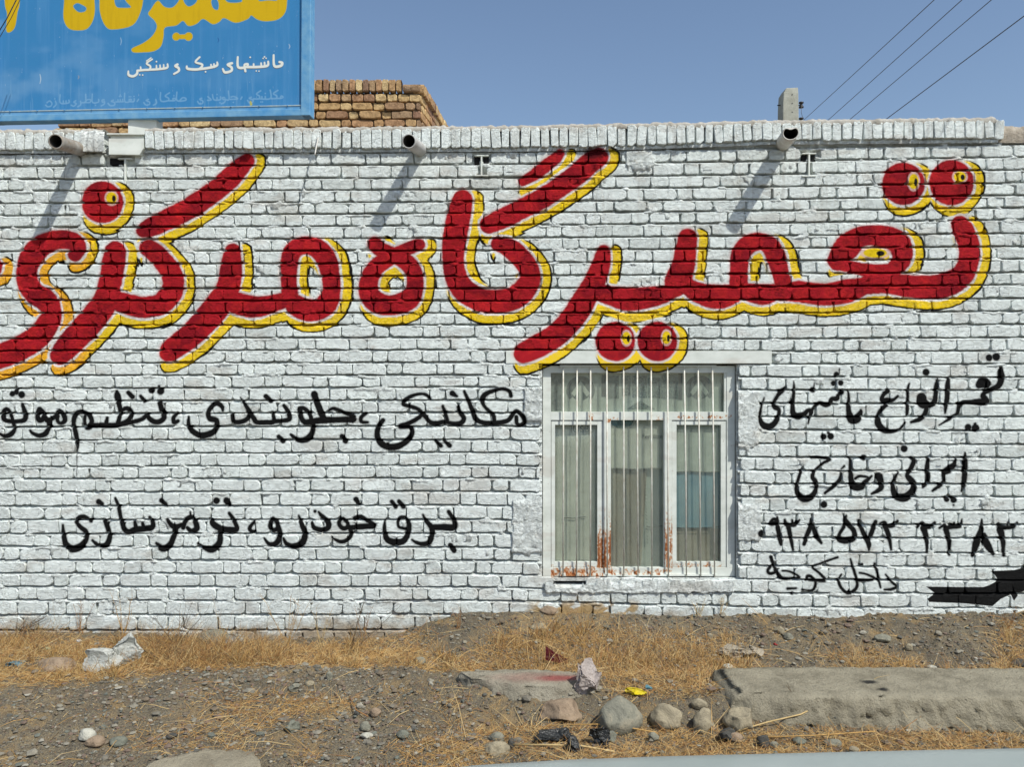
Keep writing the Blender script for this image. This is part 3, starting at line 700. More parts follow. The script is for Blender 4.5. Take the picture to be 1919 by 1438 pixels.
def lump_strip(name, xa, xb, topf, botf, y0, y1, mat, amp=3., seed=1, step=3., parent=house, freq=8.):
    xs = np.arange(xa, xb+step, step); n = len(xs); rows = []
    t = topf(xs) - amp*fbm(xs/freq, xs*0+3, seed, 4)*1.6 + amp*.4
    b = botf(xs)
    jit = (fbm(xs/5, xs*0, seed+5, 3)-.5)*.016
    prof = [(b, y0+jit*.6), (b*.5+t*.5, y0-.004+jit), (t, y0+.010+jit), (t-.5, (y0+y1)/2+jit), (t+1.0, y1)]
    for z_, yy in prof: rows.append(np.stack([WX(xs), yy+np.zeros(n), WZ(z_)], 1))
    rows.append(np.stack([WX(xs), np.full(n, y1), WZ(b)], 1))
    V = np.concatenate(rows); H = len(rows)
    ii = (np.arange(H-1)[:,None]*n + np.arange(n-1)[None,:]).ravel(); Q = np.stack([ii, ii+1, ii+n+1, ii+n], 1)
    return link(name, npmesh(name, V, Q, mat, True), parent)
lump_strip('mortar_cap', -58, 196, lambda x: ctop(x)-4.5, lambda x: ctop(x)+5, -.026, .12, M['coping_cap'], 4, 2)
lump_strip('mortar_cap', 275, 1862, lambda x: ctop(x)-4.5, lambda x: ctop(x)+5, -.026, .12, M['coping_cap'], 4, 3)
lump_strip('coping_bed', -58, 200, lambda x: cbot(x)-3, lambda x: cbot(x)+5, -.010, .03, M['mortar'], 2, 5)
lump_strip('coping_bed', 272, 1866, lambda x: cbot(x)-3, lambda x: cbot(x)+6, -.010, .03, M['mortar'], 2, 6)
o = lump_strip('broken_plaster', 1866, 1984, lambda x: 236+(x-1866)*.03, lambda x: np.full_like(x, 268.), -.004, .12, M['tan_mortar'], 3, 9)
o['label'] = 'bare tan plaster end of the parapet without coping bricks'
o = lump_strip('smeared_render', 159, 203, lambda x: np.full_like(x, 250.), lambda x: 288+(x-159)*.0, -.052, .1, M['plaster'], 3, 12, step=2.)
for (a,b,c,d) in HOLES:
    MB().box(WX(a+1), WX(b-1), .050 if c > 1000 else .014, .125, WZ(d-1), WZ(c)).build('hole_shade', M['dark'], house)  # black block fills each hole, its deep shade painted as colour
# steel lintel and beam ends
lb = MB(); lb.box(WX(948), WX(1446), -.0045, .06, WZ(681.5), WZ(658)); lb.build('lintel_beam', M['white_metal'], house, bevel=.002)
for (cx, t_, b_) in ((235,297,345),(902.5,291,330),(1516,287,331)):
    bm_ = MB(); bm_.box(WX(cx-1.4), WX(cx+1.4), -.006, .12, WZ(b_), WZ(t_)); bm_.box(WX(cx-13), WX(cx+13), -.0075, .12, WZ(b_), WZ(b_-2)) if cx > 300 else None
    bm_.box(WX(cx-13), WX(cx+13), -.0075, .12, WZ(t_+1.8), WZ(t_-.4))
    bm_.build('roof_beam_end', M['white_metal'], house)

# drain pipes
def pipe(name_pts, r, mat, label, squash=None, wall_t=.006):
    pts = [Vector(p) for p in name_pts]; n = 22; v, f = [], []
    d = (pts[-1]-pts[0]).normalized(); a = d.cross(Vector((0,0,1))).normalized(); b = a.cross(d)
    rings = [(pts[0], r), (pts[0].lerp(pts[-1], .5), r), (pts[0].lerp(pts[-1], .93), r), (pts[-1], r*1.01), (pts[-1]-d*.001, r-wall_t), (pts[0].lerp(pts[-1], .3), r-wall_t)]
    for i, (p, rr) in enumerate(rings):
        for k in range(n):
            w_ = 2*math.pi*k/n; ca, sa = math.cos(w_), math.sin(w_); q = 1.0
            if squash and i in (2,3,4,5): q = squash(w_, (0,0,.5,1,1,.8)[i])
            v.append(tuple(p + a*ca*rr + b*sa*rr*q))
    for i in range(len(rings)-1):
        for k in range(n): f.append((i*n+k, i*n+(k+1)%n, (i+1)*n+(k+1)%n, (i+1)*n+k))
    me = mesh('drain_pipe', v, f, [mat, M['pipe_shade']], True, [1 if i//n == 4 else 0 for i in range(len(f))]); o = link('drain_pipe', me, house); o['label'] = label
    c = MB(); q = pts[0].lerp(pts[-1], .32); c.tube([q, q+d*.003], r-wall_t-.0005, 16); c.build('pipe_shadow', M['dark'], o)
    return o
def pipe_pts(rx, ry, tx, ty, p): # root pixel on the wall, mouth pixel, projection
    root = Vector((WX(rx), -.02, WZ(ry))); tip = at(tx, ty, CAM_D-.02-p)
    return [root + (root-tip)*.15, tip]
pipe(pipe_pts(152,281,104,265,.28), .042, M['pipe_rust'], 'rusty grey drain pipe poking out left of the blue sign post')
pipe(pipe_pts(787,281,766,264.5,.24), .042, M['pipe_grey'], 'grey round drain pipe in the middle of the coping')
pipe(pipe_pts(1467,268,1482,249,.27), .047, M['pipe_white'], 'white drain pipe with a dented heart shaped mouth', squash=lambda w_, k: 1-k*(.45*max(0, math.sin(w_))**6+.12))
# thin peg and hanging wire
MB().tube([at(593,262,4.99), at(596,258,4.93), at(591,285,4.86), at(590,290,4.85)], .0038, 6).build('peg', M['pipe_white'], house, True)
MB().tube([at(122,281,4.83), at(123,300,4.84), at(122,318,4.86), at(120,336,4.88)], .0012, 5).build('hanging_wire', M['wire'], house, True)
# ring stamps of old fixings
for (x, y) in ((96,302),(843,293)):
    t = MB(); n = 14; c0 = Vector((WX(x), -.003, WZ(y)))
    t.tube([c0+Vector((.008*math.cos(2*math.pi*i/n), 0, .008*math.sin(2*math.pi*i/n))) for i in range(n+1)], .0016, 5, False).build('wall_plug', M['pipe_white'], house, True)

# ------------------------------------------------------------------ window
FY = .045     # frame front plane, set back from the brick face
win = link('window', None, house, (0, 0, 0)); win['label'] = 'white steel window with vertical bars and rust at the mullion feet'
def wbox(name, xa, xb, ya, yb, y0, y1, mat=None, bevel=.0015, parent=win):
    return MB().box(WX(xa), WX(xb), y0, y1, WZ(yb), WZ(ya)).build(name, mat or M['white_metal'], parent, bevel=bevel)
rv = MB()   # jamb and sill reveal
rv.box(WX(1010), WX(1016.5), .022, .14, WZ(1089), WZ(682)); rv.box(WX(1382.5), WX(1389), .022, .14, WZ(1089), WZ(682)); rv.box(WX(1016.5), WX(1382.5), .022, .14, WZ(1091), WZ(1085.5)); rv.box(WX(1016.5), WX(1382.5), .050, .14, WZ(682.6), WZ(678)); rv.build('window_reveal', M['plaster'], win)
wbox('frame_rail', 1018, 1381, 685.5, 699, FY, FY+.04)
wbox('frame_rail', 1018, 1381, 1067.5, 1084, FY+.0005, FY+.04)
wbox('frame_stile', 1018, 1033, 699, 1067.5, FY, FY+.04)
wbox('frame_stile', 1365.5, 1381, 699, 1067.5, FY, FY+.04)
wbox('transom', 1033, 1365.5, 773, 788.5, FY+.001, FY+.04)
wbox('mullion', 1131.5, 1146.5, 788.5, 1067.5, FY+.001, FY+.04)
wbox('mullion', 1246.5, 1262, 788.5, 1067.5, FY+.001, FY+.04)
wbox('inner_stop', 1361, 1365.5, 699, 773, FY+.004, FY+.035)
for (xa, xb, ga, gb) in ((1034,1131,1041,1121),(1262.5,1365,1271,1355)):
    for nm, q in (('sash_stile',(xa,ga,790,1067)),('sash_stile',(gb,xb,790,1067)),('sash_rail',(ga,gb,790,797.5)),('sash_rail',(ga,gb,1057,1067))):
        wbox(nm, *q, FY+.006, FY+.034, bevel=.0012)
def glass_mat():
    m, nt, b = newmat('window_glass'); nt.nodes.remove(b); out = nt.nodes['Material Output']
    pos = wpos(nt)
    tr = N(nt, 'ShaderNodeBsdfTransparent'); tr.inputs[0].default_value = (.91,.935,.915,1)
    gl = N(nt, 'ShaderNodeBsdfGlossy', Roughness=.06); gl.inputs[0].default_value = (.9,.95,1,1)
    df = N(nt, 'ShaderNodeBsdfDiffuse'); df.inputs[0].default_value = (.34,.37,.33,1)
    mx = N(nt, 'ShaderNodeMixShader'); nt.links.new(ramp(nt, noise(nt, pos, 5, 6, .7), [(.3,(.10,.10,.10)),(.7,(.26,.26,.26))]), mx.inputs[0])
    nt.links.new(tr.outputs[0], mx.inputs[1]); nt.links.new(df.outputs[0], mx.inputs[2])
    m2 = N(nt, 'ShaderNodeMixShader'); m2.inputs[0].default_value = .05
    nt.links.new(mx.outputs[0], m2.inputs[1]); nt.links.new(gl.outputs[0], m2.inputs[2])
    nt.links.new(m2.outputs[0], out.inputs['Surface']); return m
M['glass'] = glass_mat()
for q in ((1033,1361,699,773),(1041,1121,797,1057),(1146,1247,788,1068),(1271,1355,797,1057)):
    wbox('glass_pane', q[0]-.5, q[1]+.5, q[2]-.5, q[3]+.5, FY+.022, FY+.025, M['glass'], 0)
for i, (xt, xb) in enumerate(((1056,1055.5),(1082,1081),(1107.5,1107),(1138,1139),(1169.7,1170),(1195.6,1197),(1221.5,1223),(1252.5,1254),(1284,1288),(1310,1315),(1337,1341))):
    MB().tube([(WX(xt), FY-.020, WZ(688)), (WX((xt+xb)/2+rnd.uniform(-.6,.6)), FY-.021+rnd.uniform(-.002,.002), WZ(885)), (WX(xb), FY-.020, WZ(1083))], .0046, 8).build('window_bar', M['bar'], win, True)
for yy in (686, 1081):
    MB().box(WX(1050), WX(1345), FY-.016, FY-.0005, WZ(yy+1.6), WZ(yy-1.6)).build('bar_rail', M['white_metal'], win)
# room behind the window
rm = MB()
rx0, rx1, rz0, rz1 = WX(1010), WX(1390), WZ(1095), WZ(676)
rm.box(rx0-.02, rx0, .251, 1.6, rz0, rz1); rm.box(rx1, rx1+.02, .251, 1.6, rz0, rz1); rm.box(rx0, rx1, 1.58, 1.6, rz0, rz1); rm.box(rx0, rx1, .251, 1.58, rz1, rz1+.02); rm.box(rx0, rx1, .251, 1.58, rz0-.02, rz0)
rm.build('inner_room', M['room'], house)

# things standing behind the glass
def sheet(name, xa, xb, ya, yb, y, mat, folds=.01, seed=1, nx=46, nz=46, slant=0.0, thick=.004, fx=34., wave=0):
    xs = np.linspace(xa, xb, nx); zs = np.linspace(ya, yb, nz); X, Z = np.meshgrid(xs, zs)
    Xs = X + slant*(Z-ya)
    d = y + folds*(fbm(X/fx, Z/90., seed, 2)-.5)*1.2 + folds*.6*(fbm(X/46+Z/60, Z/30, seed+3, 2)-.5)
    ed = sstep(0,5,X-xa)*sstep(0,5,xb-X); d = d + (1-ed)*.012
    Fv = np.stack([WX(Xs).ravel(), d.ravel(), WZ(Z + wave*np.sin(X/11.)).ravel()], 1); Bv = Fv + np.array([0, thick, 0])
    ii = (np.arange(nz-1)[:,None]*nx + np.arange(nx-1)[None,:]).ravel(); q = np.stack([ii, ii+nx, ii+nx+1, ii+1], 1); n = len(Fv)
    qb = q[:, ::-1]+n
    ring = [i for i in range(nx)] + [nx*(j+1)-1 for j in range(1,nz)] + [nx*(nz-1)+i for i in range(nx-2,-1,-1)] + [nx*j for j in range(nz-2,0,-1)]
    s = np.array([(a, b, b+n, a+n) for a, b in zip(ring, ring[1:]+ring[:1])])
    return link(name, npmesh(name, np.concatenate([Fv,Bv]), np.concatenate([q,qb,s]), mat, True))
M['sack'] = simple('woven_sack', (.80,.78,.66), .8, (.62,.61,.51), 7, .4, 90, .003)
M['sack_green'] = simple('pale_green_sack', (.68,.70,.60), .8, (.52,.56,.48), 6, .4, 90, .003)
M['brown_sheet'] = simple('brown_sack', (.44,.38,.29), .85, (.30,.26,.19), 7, .5, 60, .004)
M['blue_plastic'] = simple('blue_plastic', (.20,.36,.44), .5, (.30,.46,.50), 9, .3, 50, .004)
M['print_grey'] = simple('grey_print', (.07,.085,.08), .8, (.24,.27,.25), 40, .2)
M['print_dark'] = simple('dark_print', (.045,.05,.05), .8, (.10,.11,.10), 60, .2)
def mottled():
    m, nt, b = newmat('mottled_print'); pos = wpos(nt)
    nt.links.new(ramp(nt, noise(nt, pos, 120, 4, .7), [(.42,(.07,.09,.085)),(.56,(.33,.38,.33))]), b.inputs['Base Color']); b.inputs['Roughness'].default_value = .8; return m
M['mottled'] = mottled()
s1 = sheet('sack_sheet', 1030, 1364, 694, 776, .0790, M['sack_green'], .0012, 3)
tag(s1, 'pale sheet printed with two ringed arrows behind the top window pane', 'sack')
def flat_poly(name, pts, y, mat, parent, th=.0012):
    n = len(pts); v = [(WX(x), y, WZ(z)) for x, z in pts] + [(WX(x), y+th, WZ(z)) for x, z in pts]
    f = [tuple(range(n)), tuple(range(2*n-1, n-1, -1))] + [(i, i+n, (i+1)%n+n, (i+1)%n) for i in range(n)]
    return link(name, mesh(name, v, f, mat), parent)
for cx, cy in ((1090,732),(1316,730)):
    rr = MB()                                   # ring open at the foot, and an arrow in it
    def ringpts(r, n=26): return [(cx+r*math.cos(a), cy+r*math.sin(a)) for a in [R(140)+R(260)*i/n for i in range(n+1)]]
    o_, i_ = ringpts(27), ringpts(20)
    flat_poly('ring_print', o_+i_[::-1], .0768, M['print_grey'], s1)
    flat_poly('arrow_print', [(cx,cy-18),(cx+18,cy+6),(cx+12,cy+12),(cx+4,cy+2),(cx+4,cy+30),(cx-4,cy+30),(cx-4,cy+2),(cx-12,cy+12),(cx-18,cy+6)], .0764, M['sack_green'], s1)
    flat_poly('badge_print', [(cx+19.5*math.cos(2*math.pi*k/22), cy+19.5*math.sin(2*math.pi*k/22)) for k in range(22)], .0772, M['print_grey'], s1)
for (xa, xb, ya, yb, mt) in ((1143,1163,704,748,'mottled'),(1169,1185,704,742,'mottled'),(1188,1216,704,746,'mottled'),(1218,1242,708,746,'mottled'),(1244,1276,702,748,'mottled'),(1276,1284,700,750,'print_dark'),(1130,1142,702,744,'print_dark'),(1033,1054,699,771,'print_grey')):
    flat_poly('printed_panel', [(xa,ya),(xb,ya),(xb,yb),(xa,yb)], .0768, M[mt], s1)
flat_poly('printed_hill', [(1178,768),(1192,758),(1204,752),(1216,760),(1232,768)], .0764, M['mottled'], s1)
s2 = sheet('sack_sheet', 1038, 1126, 790, 1062, .092, M['sack'], .010, 11, wave=1.0)
tag(s2, 'pale green sack with a folded pocket behind the left window sash', 'sack')
s3 = sheet('sack_sheet', 1144, 1250, 782, 882, .078, M['sack'], .003, 17, wave=.8)
tag(s3, 'cream fertilizer sack hanging behind the middle pane', 'sack')
s4 = sheet('sack_sheet', 1146, 1218, 878, 1075, .094, M['brown_sheet'], .008, 23, slant=-.06)
tag(s4, 'brown crumpled sack in the lower left of the middle pane', 'sack')
s5 = sheet('sack_sheet', 1196, 1254, 878, 1075, .112, M['sack_green'], .010, 27)
tag(s5, 'grey green sack with a stitched seam in the lower right of the middle pane', 'sack')
s6 = sheet('sack_sheet', 1266, 1362, 790, 888, .080, M['sack_green'], .003, 29, wave=.8)
tag(s6, 'plain pale sack hanging behind the top of the right window sash', 'sack')
s7 = sheet('plastic_sheet', 1266, 1362, 884, 996, .096, M['blue_plastic'], .008, 31)
tag(s7, 'blue plastic sheet behind the right window sash', 'plastic')
s8 = sheet('sack_sheet', 1264, 1362, 994, 1072, .110, M['brown_sheet'], .010, 33)
tag(s8, 'brown pleated sack under the blue plastic sheet', 'sack')
for k, (a, b_, c_) in enumerate(((1056,1100,975),(1196,1212,973),(1217,1247,993),(1262,1355,994))):
    par = (s2, s5, s5, s7)[k]
    MB().tube([(WX(a), (.084,.100,.100,.086)[k], WZ(c_)), (WX((a+b_)/2), (.082,.098,.098,.084)[k], WZ(c_+1)), (WX(b_), (.083,.099,.099,.085)[k], WZ(c_-2))], .0022, 5).build('crease', M['print_dark'], par, True)
sm = MB()
for i in range(22): # stitched seam
    z = 885+i*6.5; sm.tube([(WX(1211+i*.25), .098, WZ(z)), (WX(1214+i*.25), .095, WZ(z+2.5)), (WX(1212+i*.25), .098, WZ(z+4.5))], .0014, 4)
sm.build('stitched_seam', M['print_dark'], s5)
def word(txt, px, py, size, y, mat, parent, name='printed_word'):
    cu = bpy.data.curves.new('w', 'FONT'); cu.body = txt; cu.size = size; cu.extrude = .0004
    ob = bpy.data.objects.new('w', cu); C.objects.link(ob); bpy.context.view_layer.update()
    me = bpy.data.meshes.new_from_object(ob); bpy.data.objects.remove(ob); me.materials.clear(); me.materials.append(mat)
    return link(name, me, parent, (WX(px), y, WZ(py)), (R(90), 0, 0))
word('Fertilizer', 1206, 824, .042, .0735, M['print_dark'], s3)
word('IUSBS', 1070, 812, .062, .0780, M['print_grey'], s2)
flat_poly('green_print', [(1146+22+22*math.cos(a), 790+14*math.sin(a)) for a in [R(18*k) for k in range(11)]], .0742, simple('teal_print', (.05,.24,.22), .7), s3)

# ------------------------------------------------------------------ room of bare brick on the roof, set back
dR = 7.6; sR = F/dR
def RX(px): return (px-959.5)/sR
def RZ(py): return (719-py)/sR + CAM_Z
yR = -CAM_D + dR
room = link('brick_room', None, loc=(RX(440), yR, zt+.06)); tag(room, 'unpainted yellow brick room on the roof behind the blue sign', 'building')
def rlink(name, me, loc, rot=(0,0,0)):
    return link(name, me, room, Vector(loc)-Vector(room.location), rot)
rxa, rxb = RX(100), RX(788)
zroof = zt+.06
ang = R(6)    # the side wall swings out a little towards the back
core = MB(); core.box(rxa+.03, rxb-.02, yR+.045, yR+.22, zroof, RZ(172)); 
rlink('wall_core', mesh('wall_core', core.v, core.f, M['old_mortar']), (0,0,0))
side_dir = Vector((math.sin(ang), math.cos(ang), 0)); p0 = Vector((rxb, yR, 0)); Ls = 3.6
a_ = p0 + Vector((-.012,.02,0)); b_ = a_ + side_dir*Ls; nrm = Vector((-side_dir.y, side_dir.x, 0))*.2
v = [(*(q.xy), z) for z in (zroof, RZ(172)) for q in (a_, b_, b_+nrm, a_+nrm)]
rlink('wall_core', mesh('wall_core', v, [(0,1,2,3),(4,5,6,7),(0,1,5,4),(1,2,6,5),(2,3,7,6),(3,0,4,7)], M['old_mortar']), (0,0,0))
yb_me = {'long': [capflat(mesh('brick', *brick_verts(.20, .062, .06, rnd, .013, .5), M['yellow_brick'], True)) for _ in range(12)],
         'short': [capflat(mesh('brick', *brick_verts(.10, .062, .06, rnd, .013, .5), M['yellow_brick'], True)) for _ in range(10)]}
row_y = [173, 189.5, 205, 221, 236.5, 252, 267.5]      # course tops in the picture, below the rowlock
for k in range(len(row_y)-1):
    t_, b_y = row_y[k]+3.4, row_y[k+1]
    x = 100.0 + (k % 2)*7
    short = k % 2 == 0
    while x < 786:
        wd = (20.5 if short else 40.5) + rnd.uniform(-2, 2)
        if k in (0,): wd = 21.5+rnd.uniform(-1.5,1.5)
        e = min(x+wd, 789)
        if 789-e < 8: e = 789
        Lm = (e-x-rnd.choice((1.6,2.2,3.0)))/sR; kd = 'long' if Lm > .15 else 'short'
        o = rlink('brick', rnd.choice(yb_me[kd]), (RX((x+e)/2), yR-.002+rnd.gauss(0,.008), RZ((t_+b_y)/2)), (0, rnd.gauss(0,.012), 0))
        o.scale = (Lm/(.2 if kd=='long' else .1), 1, (b_y-t_)/sR/.062)
        x = e; short = not short
rl_me = [capflat(mesh('rowlock_brick', *brick_verts(.06, .105, .10, rnd, .006), M['yellow_brick'], True)) for _ in range(10)]
x = 100.0
while x < 750:
    wd = 12.3+rnd.uniform(-.7,.7); o = rlink('rowlock_brick', rnd.choice(rl_me), (RX(x+wd/2), yR-.025+rnd.gauss(0,.004), RZ(161)), (0, rnd.gauss(0,.02), 0))
    o.scale = ((wd-rnd.choice((1.3,2.0,2.6)))/sR/.06, 1, 1.0); x += wd
lo_me = [mesh('brick', *brick_verts(.20, .07, .10, rnd, .007), M['yellow_brick'], True) for _ in range(3)]
for (xa, xb) in ((755,788),): 
    o = rlink('brick', lo_me[0], (RX((xa+xb)/2), yR-.02, RZ(165.5))); o.scale = ((xb-xa)/sR/.2, 1, .95)
lump = MB(); lump.box(RX(585), RX(748), yR+.01, yR+.10, RZ(155), RZ(150.5)); 
rlink('mortar_cap', mesh('mortar_cap', lump.v, lump.f, M['tan_mortar']), (0,0,0))
# side wall bricks and its leaning coping slab row
nside = Vector((side_dir.y, -side_dir.x, 0)); rz = math.atan2(side_dir.y, side_dir.x)
for k in range(len(row_y)-1):
    t_, b_y = row_y[k]+2.6, row_y[k+1]; s = .02 + .05*(k % 2); short = k % 2 == 1
    while s < 2.2:
        Lm = (.10 if short else .20)+rnd.uniform(-.01,.01); c = p0 + side_dir*(s+Lm/2) + nside*(.010+rnd.gauss(0,.004)); c.z = RZ((t_+b_y)/2)
        kd = 'short' if short else 'long'
        o = rlink('brick', rnd.choice(yb_me[kd]), c, (0, 0, rz)); o.scale = ((Lm-.008)/(.2 if kd=='long' else .1), 1, (b_y-t_)/sR/.062)
        s += Lm; short = not short
s = .0
while s < 3.4:
    wd = .064; c = p0 + side_dir*(s+wd/2) + nside*(.035+rnd.gauss(0,.004)); c.z = RZ(165.5)
    o = rlink('rowlock_brick', rnd.choice(rl_me), c, (0, rnd.gauss(0,.02), rz)); o.scale = (.9, 1, .80); s += wd

# ------------------------------------------------------------------ blue sign
def sign_paint():
    cv = Canvas(-20, -150, 590, 240, 2.5)
    img = np.zeros((cv.h, cv.w, 4), dtype=np.float32)
    X = ((np.arange(cv.w)+.5)/2.5 - 20)[None,:]; Y = ((np.arange(cv.h)+.5)/2.5 - 150)[:,None]
    XX = np.broadcast_to(X,(cv.h,cv.w)); YY = np.broadcast_to(Y,(cv.h,cv.w))
    img[...,:3] = (.045,.215,.46); img[...,3] = 1
    n = fbm(XX/7, YY/150, 3, 4); over(img, (.10,.29,.54), .35*sstep(.5,.8,n))
    n = fbm(XX/70, YY/50, 8, 4); over(img, (.16,.33,.54), .55*sstep(.52,.75,n)*sstep(320,60,X)); over(img, (.10,.28,.52), .35*sstep(.45,.7,n))
    n = fbm(XX/3, YY/40, 12, 3); over(img, (.22,.40,.58), .22*sstep(.62,.82,n)*sstep(120,170,Y))
    n = fbm(XX/2.5, YY/9, 19, 3); over(img, (.4,.52,.62), .5*sstep(.84,.9,n))
    P = lambda L: smoothpoly([(p[0]/4, p[1]/4) for p in L], 4)
    def shape(outer, holes=()):
        a = cv.poly(P(outer))
        for h in holes: a = a*(1-cv.poly(P(h)))
        return a
    tot = shape([(20,-420),(150,-420),(142,0),(125,90),(105,200),(62,238),(38,215),(45,100),(25,0)])
    tot = np.maximum(tot, shape([(500,-60),(480,60),(480,155),(520,222),(600,238),(665,222),(708,150),(715,50),(690,-60),(600,-120)], [[(550,62),(580,38),(620,52),(652,75),(640,102),(590,104)]]))
    tot = np.maximum(tot, shape([(755,-420),(752,0),(758,120),(800,215),(860,238),(1000,212),(1060,120),(1080,20),(1060,-40),(960,-110),(900,-60),(870,-30),(875,-420)], [[(862,-20),(866,45),(885,78),(930,84),(985,84),(985,70),(955,40),(925,-5),(890,-40)]]))
    body = [(1190,40),(1140,100),(1120,135),(1165,180),(1185,230),(1150,295),(1080,345),(1000,380),(1010,408),(1080,410),(1160,404),(1215,370),(1235,300),(1245,235),(1330,222),(1380,190),(1420,228),(1480,215),(1530,180),(1600,220),(1650,205),(1685,178),(1770,215),(1860,190),(1885,165),(1930,195),(1990,210),(2080,200),(2135,150),(2148,60),(2140,-60),(2100,-90),(2060,-40),(2000,-100),(1900,-120),(1800,-60),(1760,-20),(1700,-60),(1600,-110),(1540,-60),(1500,0),(1478,60),(1430,88),(1395,70),(1365,12),(1345,50),(1300,92),(1240,85)]
    tot = np.maximum(tot, shape(body, [[(1588,60),(1602,36),(1625,34),(1645,72),(1640,118),(1605,108)],[(1655,-50),(1680,20),(1705,62),(1760,72),(1815,66),(1812,45),(1775,15),(1730,-30)],[(1936,58),(1990,-35),(2005,-35),(2080,58),(2010,62)]]))
    fd = cv.field()
    for q in ([(1330,303,28)],[(1422,305,30)],[(1365,305,16),(1390,305,16)]): cv.stroke(fd, [(p[0]/4,p[1]/4,p[2]/4) for p in q], pad=8)
    tot = np.maximum(tot, sstep(.5,-.5,fd))
    gy_, gx_ = np.gradient(tot); edge = np.clip(np.hypot(gx_, gy_)*2.2, 0, 1)
    def blur(a, k):
        for _ in range(k): a = (np.roll(a,1,0)+np.roll(a,-1,0)+np.roll(a,1,1)+np.roll(a,-1,1)+a)/5
        return a
    over(img, (.45,.52,.30), .8*sstep(.02,.3,blur(tot,5))); over(img, (.62,.40,.004), tot)
    over(img, (.22,.20,.03), np.clip(blur(edge,1),0,1)*.8*tot)
    n = fbm(XX/5, YY/60, 40, 3); over(img, (.50,.31,.004), tot*.3*sstep(.5,.75,n))
    def lines(col, strokes, dy=0, a=1., sh=None):
        fd = cv.field()
        for s in strokes: cv.stroke(fd, [(p[0]/4, p[1]/4+dy, p[2]/4) for p in s], pad=6)
        if sh: over(img, sh, .9*sstep(.5,-.5, np.roll(np.roll(fd, 3, 0), -1, 1)))
        over(img, col, a*sstep(.5,-.5,fd))
    white = [[(972,545,6),(975,572,9),(1008,582,9),(1036,566,9),(1040,542,8)],[(1040,542,8),(1095,538,8),(1130,536,8),(1137,512,7),(1110,490,7),(1152,462,5)],[(1108,474,4),(1142,452,4)],[(1064,516,5),(1066,536,7)],[(1130,537,8),(1200,535,8),(1262,526,8),(1266,500,6)],[(1183,508,5),(1184,532,7)],[(1210,506,5),(1211,530,7)],[(1237,504,5),(1238,528,7)],[(1183,480,6)],[(1058,573,5.5)],[(1080,575,5.5)],
      [(1340,505,9),(1325,515,9),(1348,530,9),(1350,552,8),(1315,572,7)],
      [(1410,520,7),(1420,538,9),(1500,542,9),(1525,510,8),(1475,490,7),(1505,456,7)],[(1500,542,9),(1570,535,9),(1632,520,9),(1636,496,6)],[(1590,512,6),(1592,532,7)],[(1612,508,6),(1614,530,7)],[(1550,562,6)],
      [(1745,505,9),(1715,515,9),(1742,535,9),(1740,560,9),(1695,570,9),(1678,545,7)],[(1788,462,7),(1792,535,9),(1850,535,9),(1862,515,8),(1838,520,8),(1845,565,8)],[(1850,535,9),(1930,537,9),(2005,530,9),(2012,500,7)],[(1880,466,6)],[(1905,515,6),(1906,535,7)],[(1960,510,6),(1962,533,7)],[(1985,506,6),(1987,530,7)],[(1925,565,5)],[(1945,567,5)],[(1985,466,6)],[(1975,476,5)],[(1997,476,5)],
      [(2052,455,7),(2058,532,9),(2105,532,10),(2115,512,9),(2095,505,8)]]
    lines((.72,.74,.68), white, 0, 1., (.09,.06,.03))
    faint = [[(355,760),(375,748),(392,765),(385,785),(360,790),(345,778)],[(420,750),(425,775),(405,795)],[(415,733)],[(455,705),(458,765),(520,765),(522,745)],[(480,750),(480,763)],[(500,750),(500,763)],
      [(575,750),(560,760),(578,772),(560,790),(540,782)],[(610,755),(612,780),(590,795)],[(612,768),(640,765),(680,765),(690,748),(664,745),(642,765)],[(650,705),(652,765)],[(700,705),(702,765),(745,765),(748,745)],[(725,787)],
      [(790,748),(775,750),(778,765),(793,762),(790,780),(768,792)],
      [(860,752),(845,760),(868,770),(868,788),(838,792),(820,775)],[(880,765),(935,765)],[(895,750),(895,763)],[(912,750),(912,763)],[(930,748),(930,763)],[(905,726)],[(918,726)],[(912,716)],[(945,705),(947,765),(985,765),(995,750),(980,750),(985,765),(1015,765),(1018,745)],[(980,730)],[(992,730)],[(1016,728)],
      [(1050,750),(1040,765)],[(1125,752),(1108,760),(1132,772),(1130,790),(1104,792),(1090,775)],[(1180,755),(1185,780),(1162,795)],[(1215,705),(1218,765),(1270,765),(1275,747),(1250,730),(1282,708)],[(1275,765),(1320,765),(1325,750),(1308,750),(1312,764)],[(1315,730)],[(1337,705),(1339,765),(1400,765),(1402,750),(1380,746),(1360,764)],
      [(1522,752),(1508,760),(1530,772),(1528,789),(1505,792),(1492,775)],[(1568,742),(1592,765),(1566,768)],[(1602,728),(1614,765),(1660,765),(1662,745)],[(1636,750),(1636,763)],[(1636,728)],[(1658,787)],[(1692,750),(1677,752),(1682,765),(1697,762),(1692,785),(1668,795)],[(1697,765),(1725,765),(1720,705)],[(1725,765),(1788,762),(1762,745),(1740,748)],[(1757,787)],
      [(1820,750),(1812,765)],[(1890,752),(1875,760),(1900,772),(1898,789),(1875,792),(1862,775)],[(1905,765),(1945,765),(1950,747),(1928,730),(1958,708)],[(1945,765),(2030,765),(2028,705)],[(1967,750),(1967,763)],[(1992,750),(1992,763)],[(1960,788)],[(1972,788)],[(1992,728)],[(2030,765),(2070,765),(2076,747),(2052,730),(2084,708)],[(2070,765),(2108,765),(2122,757),(2110,748),(2103,762)]]
    faint = [[(x, y, 5.5) for x, y in q] for q in faint]
    lines((.22,.42,.62), faint, 0, .55)
